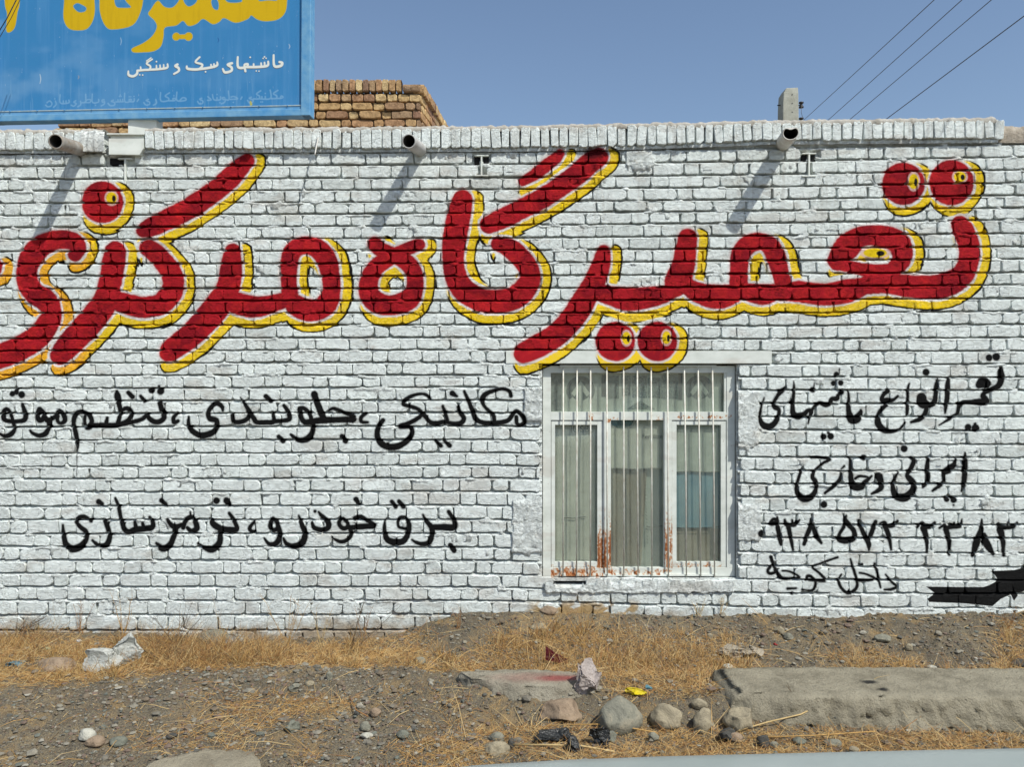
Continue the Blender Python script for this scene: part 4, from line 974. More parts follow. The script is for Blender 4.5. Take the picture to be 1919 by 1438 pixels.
    # scratches and stray yellow drips at the foot
    for (x, y0, y1, c) in ((75,138,155,(.5,.6,.65)),(148,142,148,(.3,.3,.3)),(541,95,103,(.4,.5,.6)),(410,80,88,(.02,.1,.3)),(228,75,88,(.3,.45,.6))):
        fd = cv.field(); cv.stroke(fd, [(x,y0,.6),(x+1.5,(y0+y1)/2,.9),(x,y1,.5)], pad=4); over(img, c, .8*sstep(.5,-.5,fd))
    for (x,y,r_) in ((471,198,3.),(444,218,2.5),(476,217,4.),(483,214,4.5),(484,219,3)):
        fd = cv.field(); cv.stroke(fd, [(x,y-2,r_*.5),(x+1,y+3,r_*.8)], pad=4); over(img, (.5,.45,.02), .8*sstep(.6,-.6,fd))
    return make_image('sign_paint', img)
simg = sign_paint()
sR_, sL_ = at(580,214,5.13), at(-20,226,5.29)         # foot corners of the sign
ux = (sR_-sL_); SW = ux.length; rz_s = math.atan2(ux.y, ux.x); tiltz = math.asin(ux.z/SW)
sign = link('blue_sign', None, loc=sL_, rot=(0, -tiltz, rz_s)); tag(sign, 'blue metal shop sign with yellow Persian lettering above the wall', 'sign')
pxm = SW/600.0; SH = 372*pxm
def sign_mat(fallback):
    m, nt, b = newmat('sign_panel_paint'); tc = nt.nodes.new('ShaderNodeTexCoord').outputs['Object']
    mp = N(nt, 'ShaderNodeMapping'); nt.links.new(tc, mp.inputs[0])
    sx = nt.nodes.new('ShaderNodeSeparateXYZ'); nt.links.new(tc, sx.inputs[0])
    def lin(o, a, b_):
        q = N(nt, 'ShaderNodeMath', operation='MULTIPLY_ADD'); nt.links.new(o, q.inputs[0]); q.inputs[1].default_value = a; q.inputs[2].default_value = b_; return q.outputs[0]
    u = lin(sx.outputs[0], 1/(610*pxm), 0); v_ = lin(sx.outputs[2], 1/(390*pxm), 1-(222-(-150))/390.0)
    cb = nt.nodes.new('ShaderNodeCombineXYZ'); nt.links.new(u, cb.inputs[0]); nt.links.new(v_, cb.inputs[1])
    t = nt.nodes.new('ShaderNodeTexImage'); t.image = simg; t.extension = 'EXTEND'; nt.links.new(cb.outputs[0], t.inputs[0])
    nt.links.new(t.outputs[0], b.inputs['Base Color']); b.inputs['Roughness'].default_value = .5; b.inputs['Specular IOR Level'].default_value = .2
    nt.links.new(bump(nt, noise(nt, tc, 3, 3), .15, .02), b.inputs['Normal']); return m
M['sign'] = sign_mat(None)
M['sign_blue'] = simple('sign_frame_paint', (.075,.27,.52), .45, (.18,.38,.56), 16, .2, 60, .002)
MB().box(.0, SW, .010, .060, 0, SH).build('panel', M['sign'], sign)
fr_w = 15*pxm
MB().box(-.005, SW+.004, -.006, .075, -.008, 9.5*pxm).build('frame_rail', M['sign_blue'], sign, bevel=.003)
MB().box(-.005, SW+.004, -.006, .075, SH-.05, SH+.004).build('frame_rail', M['sign_blue'], sign, bevel=.003)
MB().box(SW-fr_w, SW+.006, -.0085, .078, -.008, SH+.006).build('frame_stile', M['sign_blue'], sign, bevel=.003)
MB().box(-.008, fr_w, -.0085, .078, -.008, SH+.006).build('frame_stile', M['sign_blue'], sign, bevel=.003)
MB().box(0.0, SW-fr_w, .0045, .0098, 9.5*pxm, 17*pxm).build('edge_strip', M['sign_blue'], sign, bevel=.001)
MB().box(0.0, SW-fr_w, .001, .0044, 15.5*pxm, 17.6*pxm).build('edge_bead', simple('bead_paint', (.42,.48,.46), .5, (.20,.36,.48), 30, .2), sign, bevel=.0008)
for i in range(11):
    x = (40+i*52)*pxm
    if x < SW-.08: MB().tube([(x, .002, 16.5*pxm), (x, -.0035, 16.5*pxm)], .0042, 8).build('rivet', M['sign_blue'], sign, True)
# the steel post and bracket carrying it
post = link('sign_post', None, loc=(WX(240), .03, WZ(293))); tag(post, 'white box steel bracket holding the blue sign on the wall top', 'post')
def pl(mb, name, m=M['white_metal'], bevel=.002):
    o = mb.build(name, m, post, bevel=bevel); o.location = -Vector(post.location); return o
pl(MB().box(WX(206), WX(262), .235, .33, WZ(268), WZ(192)), 'upright')
pl(MB().box(WX(210), WX(272), -.02, .34, WZ(262), WZ(252.5)), 'cap_plate')
v = [(WX(209),-.034,WZ(292)),(WX(266),-.034,WZ(292.5)),(WX(273.5),-.034,WZ(281)),(WX(273.5),-.034,WZ(262.5)),(WX(209),-.034,WZ(262.5))]
n = len(v); v2 = v + [(a, .15, c) for a, b, c in v]
pl_me = mesh('base_block', v2, [tuple(range(n))]+[tuple(range(2*n-1,n-1,-1))]+[(i, i+n, (i+1)%n+n, (i+1)%n) for i in range(n)], M['white_metal'])
o = link('base_block', pl_me, post); o.location = -Vector(post.location)
pl(MB().box(WX(206), WX(274), -.040, .16, WZ(255.4), WZ(253.0)), 'top_lip', bevel=0)
# loose cable in front of the sign
for k, (xa, xb) in enumerate(((30,-6),(37,2))):
    o = MB().tube([at(xa+14,-40,4.95), at(xa,0,4.95), at((xa+xb)/2+1,34,4.96), at(xb-3,70,4.97), at(xb-60,190,5.6)], .0030-.001*k, 6).build('cable', simple('cable_sheath', (.10,.05,.02) if k else (.03,.04,.06), .6, bstr=0), None, True)
    tag(o, ('thick dark' if k == 0 else 'thin brown') + ' cable crossing the left end of the blue sign', 'cable')

# ------------------------------------------------------------------ concrete pole, insulators and wires
dP = 14.0
def PP(px, py): return at(px, py, dP)
pole = link('utility_pole', None, loc=(PP(1482,200).x, PP(1482,200).y+.1, -.1)); tag(pole, 'grey concrete power pole rising behind the wall', 'pole')
pt = PP(1482,163); pw = 14.5/F*dP
base_z = -.1; mbp = MB(); cx, cy = pt.x, pt.y+.14
def sect(z, k):
    wx_ = pw*(1+k*.55); wy = .14*(1+k*.6)
    return [(cx-wx_, cy-wy, z), (cx+wx_, cy-wy, z), (cx+wx_, cy+wy, z), (cx-wx_, cy+wy, z)]
zs = [(base_z,1.0),(3.,.5),(pt.z-.30,.02)]; v = []
for z, k in zs: v += sect(z, k)
v += [(cx-pw*.92, cy-.14, pt.z-.10),(cx+pw, cy-.14, pt.z-.10),(cx+pw, cy+.14, pt.z-.10),(cx-pw*.92, cy+.14, pt.z-.10)]
v += [(cx-pw*.55, cy-.13, pt.z-.01),(cx+pw*.97, cy-.13, pt.z),(cx+pw*.97, cy+.13, pt.z),(cx-pw*.55, cy+.13, pt.z-.01)]
f = [(0,3,2,1)]
for a in range(0, 16, 4):
    for i in range(4): f.append((a+i, a+(i+1)%4, a+4+(i+1)%4, a+4+i))
f.append((16,17,18,19))
me = mesh('shaft', v, f, M['concrete_pole']); o = link('shaft', me, pole); o.location = -Vector(pole.location)
bv = o.modifiers.new('bevel','BEVEL'); bv.width = .012; bv.segments = 2
for py in (177,193.5,210):
    q = PP(1484.5, py); MB().tube([(q.x, cy-.141, q.z), (q.x, cy-.147, q.z)], .010, 8).build('bolt_hole', M['black'], pole).location = -Vector(pole.location)
ins_pts = []
for i, py in enumerate((192,222,263,294,336)):
    q = PP(1497, py); bx = MB().tube([(q.x-.33, cy, q.z), (q.x+.12, cy, q.z)], .010, 6).build('bolt', M['black'], pole); bx.location = -Vector(pole.location)
    r_ = MB(); c = Vector((q.x+.085, cy-.02, q.z))
    r_.tube([c+Vector((0,0,z)) for z in (-.055,-.05,-.028,-.02,0,.02,.028,.05,.055)], [.02,.042,.042,.022,.022,.022,.042,.042,.02], 12)
    o = r_.build('insulator', M['black'], pole, True); o.location = -Vector(pole.location)
    ins_pts.append(c+Vector((.03,0,0)))
lk = MB().tube([ins_pts[0]+Vector((-.03,-.03,0)), ins_pts[0]+Vector((-.05,-.06,-.15)), ins_pts[1]+Vector((-.01,-.03,.02))], .004, 5).build('jumper_wire', M['wire'], pole, True); lk.location = -Vector(pole.location)
for i, (px, py) in enumerate(((1748,0),(1800,0),(1855,0),(1919,28))):
    a = ins_pts[i+1]; b_ = at(px, py, 8.0); e = a + (b_-a)*1.75
    pts = [a.lerp(e, t) - Vector((0,0,.06*4*t*(1-t)*0.15)) for t in [j/12 for j in range(13)]]
    o = MB().tube(pts, .0042 if i < 3 else .0052, 6).build('overhead_wire', M['wire'], None, True)
    tag(o, ('topmost','second from top','third from top','lowest')[i] + ' thin power wire running up right from the concrete pole', 'wire', 'power wires above the wall')

# ------------------------------------------------------------------ rocks, slabs, litter
def ico(sub=2):
    t = (1+5**.5)/2
    v = [(-1,t,0),(1,t,0),(-1,-t,0),(1,-t,0),(0,-1,t),(0,1,t),(0,-1,-t),(0,1,-t),(t,0,-1),(t,0,1),(-t,0,-1),(-t,0,1)]
    f = [(0,11,5),(0,5,1),(0,1,7),(0,7,10),(0,10,11),(1,5,9),(5,11,4),(11,10,2),(10,7,6),(7,1,8),(3,9,4),(3,4,2),(3,2,6),(3,6,8),(3,8,9),(4,9,5),(2,4,11),(6,2,10),(8,6,7),(9,8,1)]
    v = [Vector(p).normalized() for p in v]
    for _ in range(sub):
        cache = {}; nf = []
        def mid(a, b):
            k = (min(a,b), max(a,b))
            if k not in cache: v.append(((v[a]+v[b])/2).normalized()); cache[k] = len(v)-1
            return cache[k]
        for a, b, c in f:
            x, y, z = mid(a,b), mid(b,c), mid(c,a); nf += [(a,x,z),(b,y,x),(c,z,y),(x,y,z)]
        f = nf
    return np.array([tuple(p) for p in v]), np.array(f)
ICO = {k: ico(k) for k in (0,1,2,3,4)}
def n3(P, s, seed):
    return (fbm(P[:,0]*s+seed, P[:,1]*s, seed, 3)+fbm(P[:,1]*s+seed, P[:,2]*s, seed+3, 3)+fbm(P[:,2]*s, P[:,0]*s, seed+6, 3))/3-.5
def stone_mesh(name, size, mat, seed, rough=.35, sub=3, facet=.5, smooth=True):
    P, f = ICO[sub]; P = P.copy(); rg = np.random.RandomState(seed)
    for _ in range(7):
        n = rg.normal(size=3); n /= np.linalg.norm(n); d = .62+.25*rg.rand(); h = P@n; P = P - np.outer(np.maximum(0, h-d)*facet, n)*1.4
    P = P*(1+rough*n3(P, 1.3, seed)[:,None]*1.6+rough*.55*n3(P, 4.5, seed+9)[:,None]+.10*n3(P, 11., seed+19)[:,None])
    return npmesh(name, P*np.array(size), f, mat, smooth)
def rock_mat(name, a, b, c=None):
    m, nt, bs = newmat(name); tc = nt.nodes.new('ShaderNodeTexCoord').outputs['Object']
    n = noise(nt, tc, 9, 7, .68, .6); col = ramp(nt, n, [(.30, b), (.50, a), (.72, c or tuple(min(1, q*1.25) for q in a))])
    sp = noise(nt, tc, 90, 3, .6); col = mixc(nt, ramp(nt, sp, [(.55,(0,0,0)),(.7,(.6,.6,.6))]), col, tuple(q*.5 for q in a))
    nt.links.new(col, bs.inputs['Base Color']); bs.inputs['Roughness'].default_value = .93; bs.inputs['Specular IOR Level'].default_value = .2
    n1 = bump(nt, n, .7, .02); nt.links.new(bump(nt, noise(nt, tc, 60, 6, .7), .6, .006, n1), bs.inputs['Normal']); return m
M['rock_grey'] = rock_mat('grey_rock', (.215,.21,.165), (.12,.118,.095), (.33,.29,.21))
M['rock_tan'] = rock_mat('tan_rock', (.30,.26,.18), (.15,.13,.09))
M['rock_pink'] = rock_mat('pinkish_rock', (.28,.21,.145), (.16,.115,.08))
M['rock_white'] = rock_mat('white_rock', (.46,.45,.38), (.26,.26,.22))
M['rock_dark'] = rock_mat('dark_rock', (.075,.073,.065), (.035,.035,.032))
M['rock_teal'] = rock_mat('green_grey_rock', (.17,.175,.14), (.09,.095,.075))
def rock(px, py, wpx, hpx, mat, label, seed, bury=.25, dep=.8, rough=.3, name='rock', rot=0, facet=.5, group=None):
    """px,py = foot of the stone in the photo"""
    p = gpt(px, py); d = p.y+CAM_D; s = d/F
    w_, h_ = wpx*s/2, hpx*s/2/(1-bury*.5)
    me = stone_mesh(name, (w_, w_*dep, h_), M[mat], seed, rough, 3, facet)
    o = link(name, me, None, (p.x, p.y, p.z + h_*(1-bury*2)), (0, 0, rot)); tag(o, label, 'stone' if name != 'boulder' else 'boulder', group); return o
rock(1158,1360,92,68,'rock_grey','large round grey boulder with a pale vein, biggest of the row',3,.36,.85,.32,'boulder')
rock(1250,1358,68,44,'rock_tan','tan oval boulder right of the biggest grey boulder',9,.33,.8,.4,'boulder',.3,.9)
rock(1320,1366,54,42,'rock_tan','squat tan boulder between the oval one and the concrete kerb end',14,.33,.8,.4,'boulder',.8,.9)
rock(1311,1328,32,18,'rock_tan','small tan stone on top of the squat boulder gap',15,.1)
rock(1387,1364,64,46,'rock_tan','angular tan boulder leaning on the concrete kerb',21,.30,.8,.5,'boulder',.4,1.)
rock(1052,1340,88,36,'rock_pink','low pinkish rock below the red stained slab',27,.42,.8,.45,'boulder',.2,.8)
rock(162,1388,34,22,'rock_white','white pebble on the gravel left of centre bottom',31,.1)
rock(178,1398,38,18,'rock_pink','flat mauve stone touching the white pebble',33,.15)
rock(222,1396,34,15,'rock_teal','flat green grey stone right of the mauve stone',35,.15)
rock(322,1384,22,9,'rock_dark','small dark stone in the gravel above the pale slab',36,.1)
rock(545,1372,36,22,'rock_teal','angular grey green stone in the straw left of centre',41,.15,.8,.5,'rock',.5,1.)
rock(552,1296,24,16,'rock_grey','square grey stone on the gravel shoulder',43,.1,.8,.4,'rock',.3,1.)
rock(580,1286,18,11,'rock_tan','tan stone casting a dark shadow beside the square grey stone',44,.1)
rock(617,1276,14,18,'rock_grey','upright grey chip near the edge of the gravel shoulder',45,.1)
rock(685,1372,22,20,'rock_grey','grey stone behind the small white chip',47,.1)
rock(688,1383,24,9,'rock_white','small flat white chip in the middle of the straw',48,.1)
rock(755,1384,24,15,'rock_teal','pale green grey stone right of the white chip',49,.1)
rock(704,1342,26,16,'rock_pink','rounded pinkish stone in the straw at centre left',50,.15)
rock(930,1412,50,26,'rock_tan','broad tan rock near the car in the lower middle',52,.25)
rock(958,1404,16,22,'rock_dark','dark stone beside the broad tan rock',53,.2)
rock(787,1246,20,16,'rock_grey','round grey stone at the foot of the dirt bank',55,.1)
rock(930,1390,34,20,'rock_grey','grey rock half in straw above the broad tan rock',54,.25)
rock(1020,1120,10,8,'rock_tan','small stone on the dirt under the window',56,.1) if False else None
rock(1654,1204,30,15,'rock_grey','flat grey stone casting shadow on the dirt bank',58,.1)
rock(1703,1220,16,14,'rock_tan','pale pebble on the dirt bank right of the flat stone',59,.1)
rock(1460,1188,20,15,'rock_tan','tan stone on the bank below the sprayed word',60,.15)
rock(1478,1198,18,12,'rock_grey','grey stone beside the tan one on the bank',61,.15)
rock(1364,1256,22,12,'rock_white','white pebble behind the left end of the concrete kerb',62,.1)
rock(1330,1196,12,9,'rock_tan','tiny tan stone on the slope beneath the window',63,.1)
rock(1365,1390,36,30,'rock_dark','dark cinder like stone below the boulders',66,.15,.8,.6,'rock',0,1.)
rock(1376,1392,34,20,'rock_pink','pinkish stone right of the dark cinder',67,.15)
rock(1430,1400,24,26,'rock_dark','black stone at the kerb foot, right of the cinder',68,.15)
rock(1224,1388,22,16,'rock_grey','small grey stone below the big boulder',69,.15)
rock(1145,1392,26,20,'rock_teal','blue green stone by the black plastic scrap',70,.15,.8,.5,'rock',0,1.)
rock(1450,1402,16,14,'rock_grey','small round grey stone near the car edge',71,.15)
rock(1498,1394,26,12,'rock_teal','flat blue grey stone in the straw near the car edge',72,.15)
rock(1560,1398,34,13,'rock_grey','low grey stone in the straw at lower right',73,.15)
rock(1600,1412,22,14,'rock_tan','tan stone just above the car at lower right',74,.15)
rock(1884,1416,22,16,'rock_dark','dark stone at the far lower right corner',75,.15)
rock(1912,1252,40,18,'rock_dark','dark rock at the right edge behind the kerb',76,.15)
rock(1822,1418,18,8,'rock_grey','tiny grey stone near the lower right edge',77,.15)
rock(105,1256,80,26,'rock_pink','long brown rock in the straw left of the white bag',80,.3,.6)
rock(402,1208,66,36,'rock_grey','grey rubble lump leaning on the wall foot',83,.3,.6,.5,'rock',0,.9)
rock(1745,1256,20,9,'rock_white','small white stones on the kerb edge',84,.1)
rock(1828,1240,9,8,'rock_white','single white pebble in the straw at right',85,.1)
rock(1010,1180,34,14,'rock_tan','rounded tan stone at the wall foot left of the window',86,.2)
rock(1030,1140,36,16,'rock_pink','brown river stone set below the window corner',87,.2)

def slab(name, top, zt_, depth_pts, mat, label, cat, seed, th=.16, red=None, chamfer=.02):
    """rough cast slab from its footprint outline (x,y world), top height zt_"""
    pts = top; n = len(pts); dens = []
    for i in range(n):
        a, b = Vector(pts[i]), Vector(pts[(i+1)%n]); L = (b-a).length; m = max(1, int(L/.018))
        for j in range(m): dens.append(a.lerp(b, j/m))
    cx = sum(p.x for p in dens)/len(dens); cy = sum(p.y for p in dens)/len(dens); rg = random.Random(seed); m = len(dens); v, f = [], []
    P = np.array([(p.x, p.y) for p in dens]); nn = fbm(P[:,0]*12, P[:,1]*12, seed, 3)-.5
    rings = [(1.05,-th,.02),(1.035,-th*.82,.034),(1.02,-th*.66,.040),(1.01,-th*.50,.040),(1.0,-th*.34,.034),(.995,-th*.2,.026),(.985,-chamfer*.5,.018),(.955,-.001,.012),(.90,.003,.012),(.82,.005,.012),(.72,.006,.012),(.6,.006,.012),(.48,.006,.011),(.36,.006,.011),(.24,.006,.010),(.12,.006,.010),(.04,.006,.006)]
    for (s, dz, jt) in rings:
        nz = fbm(P[:,0]*26+7, P[:,1]*26+dz*60+s*30, seed, 4)-.5
        for i in range(m):
            # shrink across depth mostly
            x = cx+(P[i,0]-cx)*(1-(1-s)*.35 if s < .95 else s); y = cy+(P[i,1]-cy)*s
            out = -.055*max(0, -dz/th)**1.3 if P[i,1] < cy-.05 else 0
            v.append((x+nn[i]*jt*2, y+out+nz[i]*jt*2.4, zt_+dz+nz[i]*jt*1.1))
    for k in range(len(rings)-1):
        for i in range(m): f.append((k*m+i, k*m+(i+1)%m, (k+1)*m+(i+1)%m, (k+1)*m+i))
    f.append(tuple((len(rings)-1)*m+i for i in range(m)))
    o = link(name, mesh(name, v, f, mat, True)); tag(o, label, cat); return o
def concrete(name, a, b, stain=None):
    m, nt, bs = newmat(name); pos = wpos(nt)
    n = noise(nt, pos, 7, 7, .66); col = ramp(nt, n, [(.32, b), (.55, a), (.75, tuple(q*1.12 for q in a))])
    sp = noise(nt, pos, 120, 4, .65); col = mixc(nt, ramp(nt, sp, [(.58,(0,0,0)),(.72,(.7,.7,.7))]), col, tuple(q*.45 for q in a))
    if stain:
        for (c, cen, rad, s) in stain:
            vm = nt.nodes.new('ShaderNodeVectorMath'); vm.operation = 'SUBTRACT'; nt.links.new(pos, vm.inputs[0]); vm.inputs[1].default_value = cen
            v2 = nt.nodes.new('ShaderNodeVectorMath'); v2.operation = 'DIVIDE'; nt.links.new(vm.outputs[0], v2.inputs[0]); v2.inputs[1].default_value = rad
            v3 = nt.nodes.new('ShaderNodeVectorMath'); v3.operation = 'LENGTH'; nt.links.new(v2.outputs[0], v3.inputs[0])
            ad = N(nt, 'ShaderNodeMath', operation='ADD'); nt.links.new(v3.outputs['Value'], ad.inputs[0]); 
            q = N(nt, 'ShaderNodeMath', operation='MULTIPLY'); nt.links.new(noise(nt, pos, 40, 4, .7), q.inputs[0]); q.inputs[1].default_value = .35; nt.links.new(q.outputs[0], ad.inputs[1])
            fac = ramp(nt, ad.outputs[0], [(.78,(s,s,s)), (1.0,(s*.35,s*.35,s*.35))] if False else [(.55,(s,s,s)), (.95,(0,0,0))]); col = mixc(nt, fac, col, c)
    nt.links.new(col, bs.inputs['Base Color']); bs.inputs['Roughness'].default_value = .95; bs.inputs['Specular IOR Level'].default_value = .2
    vo = N(nt, 'ShaderNodeTexVoronoi', Scale=75.0); nt.links.new(pos, vo.inputs['Vector'])
    n1 = bump(nt, noise(nt, pos, 22, 7, .7), .9, .02); n1 = bump(nt, vo.outputs['Distance'], .45, -.006, n1); nt.links.new(bump(nt, noise(nt, pos, 120, 5, .72), 1.0, .006, n1), bs.inputs['Normal']); return m
pr = gpt(1035,1288); pk = gpt(1630,1290)
M['kerb'] = concrete('kerb_concrete', (.32,.29,.215), (.20,.18,.13), [((.02,.02,.02), (pk.x, -1.03, 0.0), (.075,.04,.1), .95), ((.02,.02,.02), (pk.x+.02, -1.13, 0.0), (.05,.035,.1), .95)])
M['slab'] = concrete('slab_concrete', (.34,.31,.24), (.23,.205,.155), [((.26,.02,.03), (pr.x+.03, -1.0, pr.z), (.19,.07,.14), .95), ((.32,.16,.13), (pr.x-.06, -.99, pr.z), (.42,.12,.15), .5)])
M['pale_slab'] = concrete('pale_concrete', (.36,.32,.235), (.25,.22,.16))
kx = lambda px, t: (px-959.5)/F*(CAM_D-t)
slab('concrete_kerb', [(kx(1330,.82),-.82),(kx(1500,.82),-.80),(2.9,-.82),(3.6,-.84),(3.6,-1.22),(2.7,-1.24),(2.0,-1.22),(kx(1480,1.2),-1.21),(kx(1365,1.1),-1.15),(kx(1345,1.0),-1.02),(kx(1338,.9),-.92)], .012, None, M['kerb'], 'long broken concrete kerb with black tar spots at the lower right', 'kerb', 4, .19)
slab('concrete_slab', [(kx(860,.9),-.90),(kx(960,.86),-.86),(kx(1060,.88),-.88),(kx(1118,.96),-.96),(kx(1124,1.04),-1.05),(kx(1060,1.08),-1.10),(kx(960,1.08),-1.08),(kx(880,1.0),-1.0)], .020, None, M['slab'], 'rough concrete slab stained with red spray paint', 'slab', 8, .12)
slab('concrete_slab', [(kx(285,1.6),-1.585),(kx(380,1.5),-1.48),(kx(470,1.5),-1.49),(kx(495,1.6),-1.60),(kx(500,1.9),-1.90),(kx(400,2.1),-2.1),(kx(270,2.0),-1.95),(kx(250,1.7),-1.70)], float(gh(-1.3,-1.7))+.035, None, M['pale_slab'], 'pale concrete lump in the gravel at the bottom left', 'slab', 12, .10)

def crumple(name, px, py, wpx, hpx, mat, label, cat, seed, dep=.7, amp=.55, rot=0, parts=None, sub=4, thin=1.0):
    p = gpt(px, py); d = p.y+CAM_D; s = d/F; P, f = ICO[sub]; P = P.copy()
    a = n3(P, 1.6, seed); b = np.abs(n3(P, 4.2, seed+5)); c = np.abs(n3(P, 9.5, seed+8))
    rg = np.random.RandomState(seed)
    for _ in range(22):
        nn = rg.normal(size=3); nn /= np.linalg.norm(nn); h = P@nn; P = P - np.outer(np.maximum(0, h-(.50+.35*rg.rand())), nn)*rg.choice((1.,1.6,1.9))
    P = P*(1.05+amp*1.8*a-amp*1.3*b-amp*.8*c)[:,None]
    P = P*np.array((wpx*s/2, wpx*s/2*dep, hpx*s/2*thin)); P[:,2] = np.maximum(P[:,2], -hpx*s*.35)
    o = link(name, npmesh(name, P, f, mat, False), None, (p.x, p.y, p.z+hpx*s*.34), (0, 0, rot)); tag(o, label, cat); return o
def plastic(name, c, trans=.3, rough=.35):
    m, nt, b = newmat(name); b.inputs['Base Color'].default_value = (*c, 1); b.inputs['Roughness'].default_value = rough
    tr = N(nt, 'ShaderNodeBsdfTranslucent'); tr.inputs[0].default_value = (*c, 1); mx = N(nt, 'ShaderNodeMixShader'); mx.inputs[0].default_value = trans
    out = nt.nodes['Material Output']; nt.links.new(b.outputs[0], mx.inputs[1]); nt.links.new(tr.outputs[0], mx.inputs[2]); nt.links.new(mx.outputs[0], out.inputs[0])
    tc = nt.nodes.new('ShaderNodeTexCoord').outputs['Object']
    bn = bump(nt, noise(nt, tc, 28, 4, .6, 1.5), .8, .012); nt.links.new(bn, b.inputs['Normal']); nt.links.new(bn, tr.inputs['Normal'])
    col = ramp(nt, noise(nt, tc, 12, 4), [(.35, tuple(q*.7 for q in c)), (.6, c)]); nt.links.new(col, b.inputs['Base Color']); return m
crumple('plastic_bag', 190,1260,104,50,plastic('white_plastic',(.60,.61,.56)),'white crumpled plastic bag in the straw at the left','bag',3,.6,.5)
crumple('plastic_bag', 234,1244,72,72,bpy.data.materials['white_plastic'],'taller puffed white plastic bag behind the crumpled one at the left','bag',6,.6,.5)
crumple('plastic_bag', 1102,1303,84,86,plastic('pink_plastic',(.55,.48,.44)),'pinkish clear plastic bag beside the red stained slab','bag',11,.6,.65)
crumple('wrapper', 1192,1303,52,18,plastic('yellow_plastic',(.72,.58,.01),.2),'bright yellow food wrapper above the big boulder','wrapper',15,.6,.7)
crumple('wrapper', 1215,1297,22,18,plastic('blue_white_plastic',(.12,.30,.36),.2),'blue and white wrapper end beside the yellow wrapper','wrapper',16,.6,.6)
crumple('cloth_rag', 1375,1232,90,34,plastic('tan_cloth',(.38,.33,.25),.05,.9),'folded tan rag on the slope below the window','cloth',21,.5,.55,-.3)
crumple('cloth_rag', 1418,1232,50,26,bpy.data.materials['tan_cloth'],'smaller tan rag end right of the folded one','cloth',23,.5,.55)
crumple('plastic_scrap', 1040,1386,110,26,plastic('black_plastic',(.022,.024,.024),.05),'long black plastic scrap in the straw near the car','plastic',27,.5,.7)
crumple('plastic_scrap', 1075,1412,44,40,bpy.data.materials['black_plastic'],'torn black plastic hanging below the long scrap','plastic',28,.5,.7)
crumple('plastic_scrap', 1122,1398,56,52,bpy.data.materials['black_plastic'],'black plastic lump right of the torn scrap','plastic',29,.5,.6)
crumple('strap', 28,1252,44,16,plastic('blue_strap',(.10,.20,.24),.1),'blue grey crumpled strap at the far left','strap',33,.5,.8)
crumple('can', 149,1205,12,9,plastic('silver_foil',(.55,.58,.60),.0,.3),'crushed silver can lid in the straw','can',34,.6,.4,sub=2)
crumple('paper_scrap', 88,1220,18,10,plastic('green_paper',(.40,.46,.28),.1),'pale green paper scrap in the straw at the left','paper',36,.6,.5,sub=3)
crumple('paper_scrap', 1452,1210,12,7,plastic('red_paper',(.45,.03,.03),.1),'tiny red scrap on the dirt bank','paper',37,.6,.5,sub=2)
crumple('plastic_bag', 440,1214,50,34,plastic('grey_plastic',(.42,.42,.37)),'dusty grey plastic film at the wall foot','bag',39,.6,.6)
crumple('litter', 1790,1262,110,9,plastic('dark_tarp',(.10,.11,.10),.05),'dark torn tarpaulin lying along the back of the kerb','plastic',41,.4,.5)
# stiff maroon sheet standing in the straw
p = gpt(1045,1250); s = (p.y+CAM_D)/F
v = [(-22,0,28),(-4,3,14),(19,6,2),(20,6,-10),(8,4,-6),(-24,0,2)]
V2 = [(a*s, b*s, c*s) for a,b,c in v] + [(a*s, b*s+.003, c*s) for a,b,c in v]
o = link('plastic_scrap', mesh('plastic_scrap', V2, [(0,1,5),(1,4,5),(1,2,3,4),(6,11,7),(7,11,10),(7,10,9,8)]+[(i,(i+1)%6,(i+1)%6+6,i+6) for i in range(6)], plastic('maroon_plastic',(.12,.012,.02),.1)), None, (p.x, p.y, p.z+.03))
tag(o, 'stiff maroon plastic shard in the straw below the window', 'plastic')

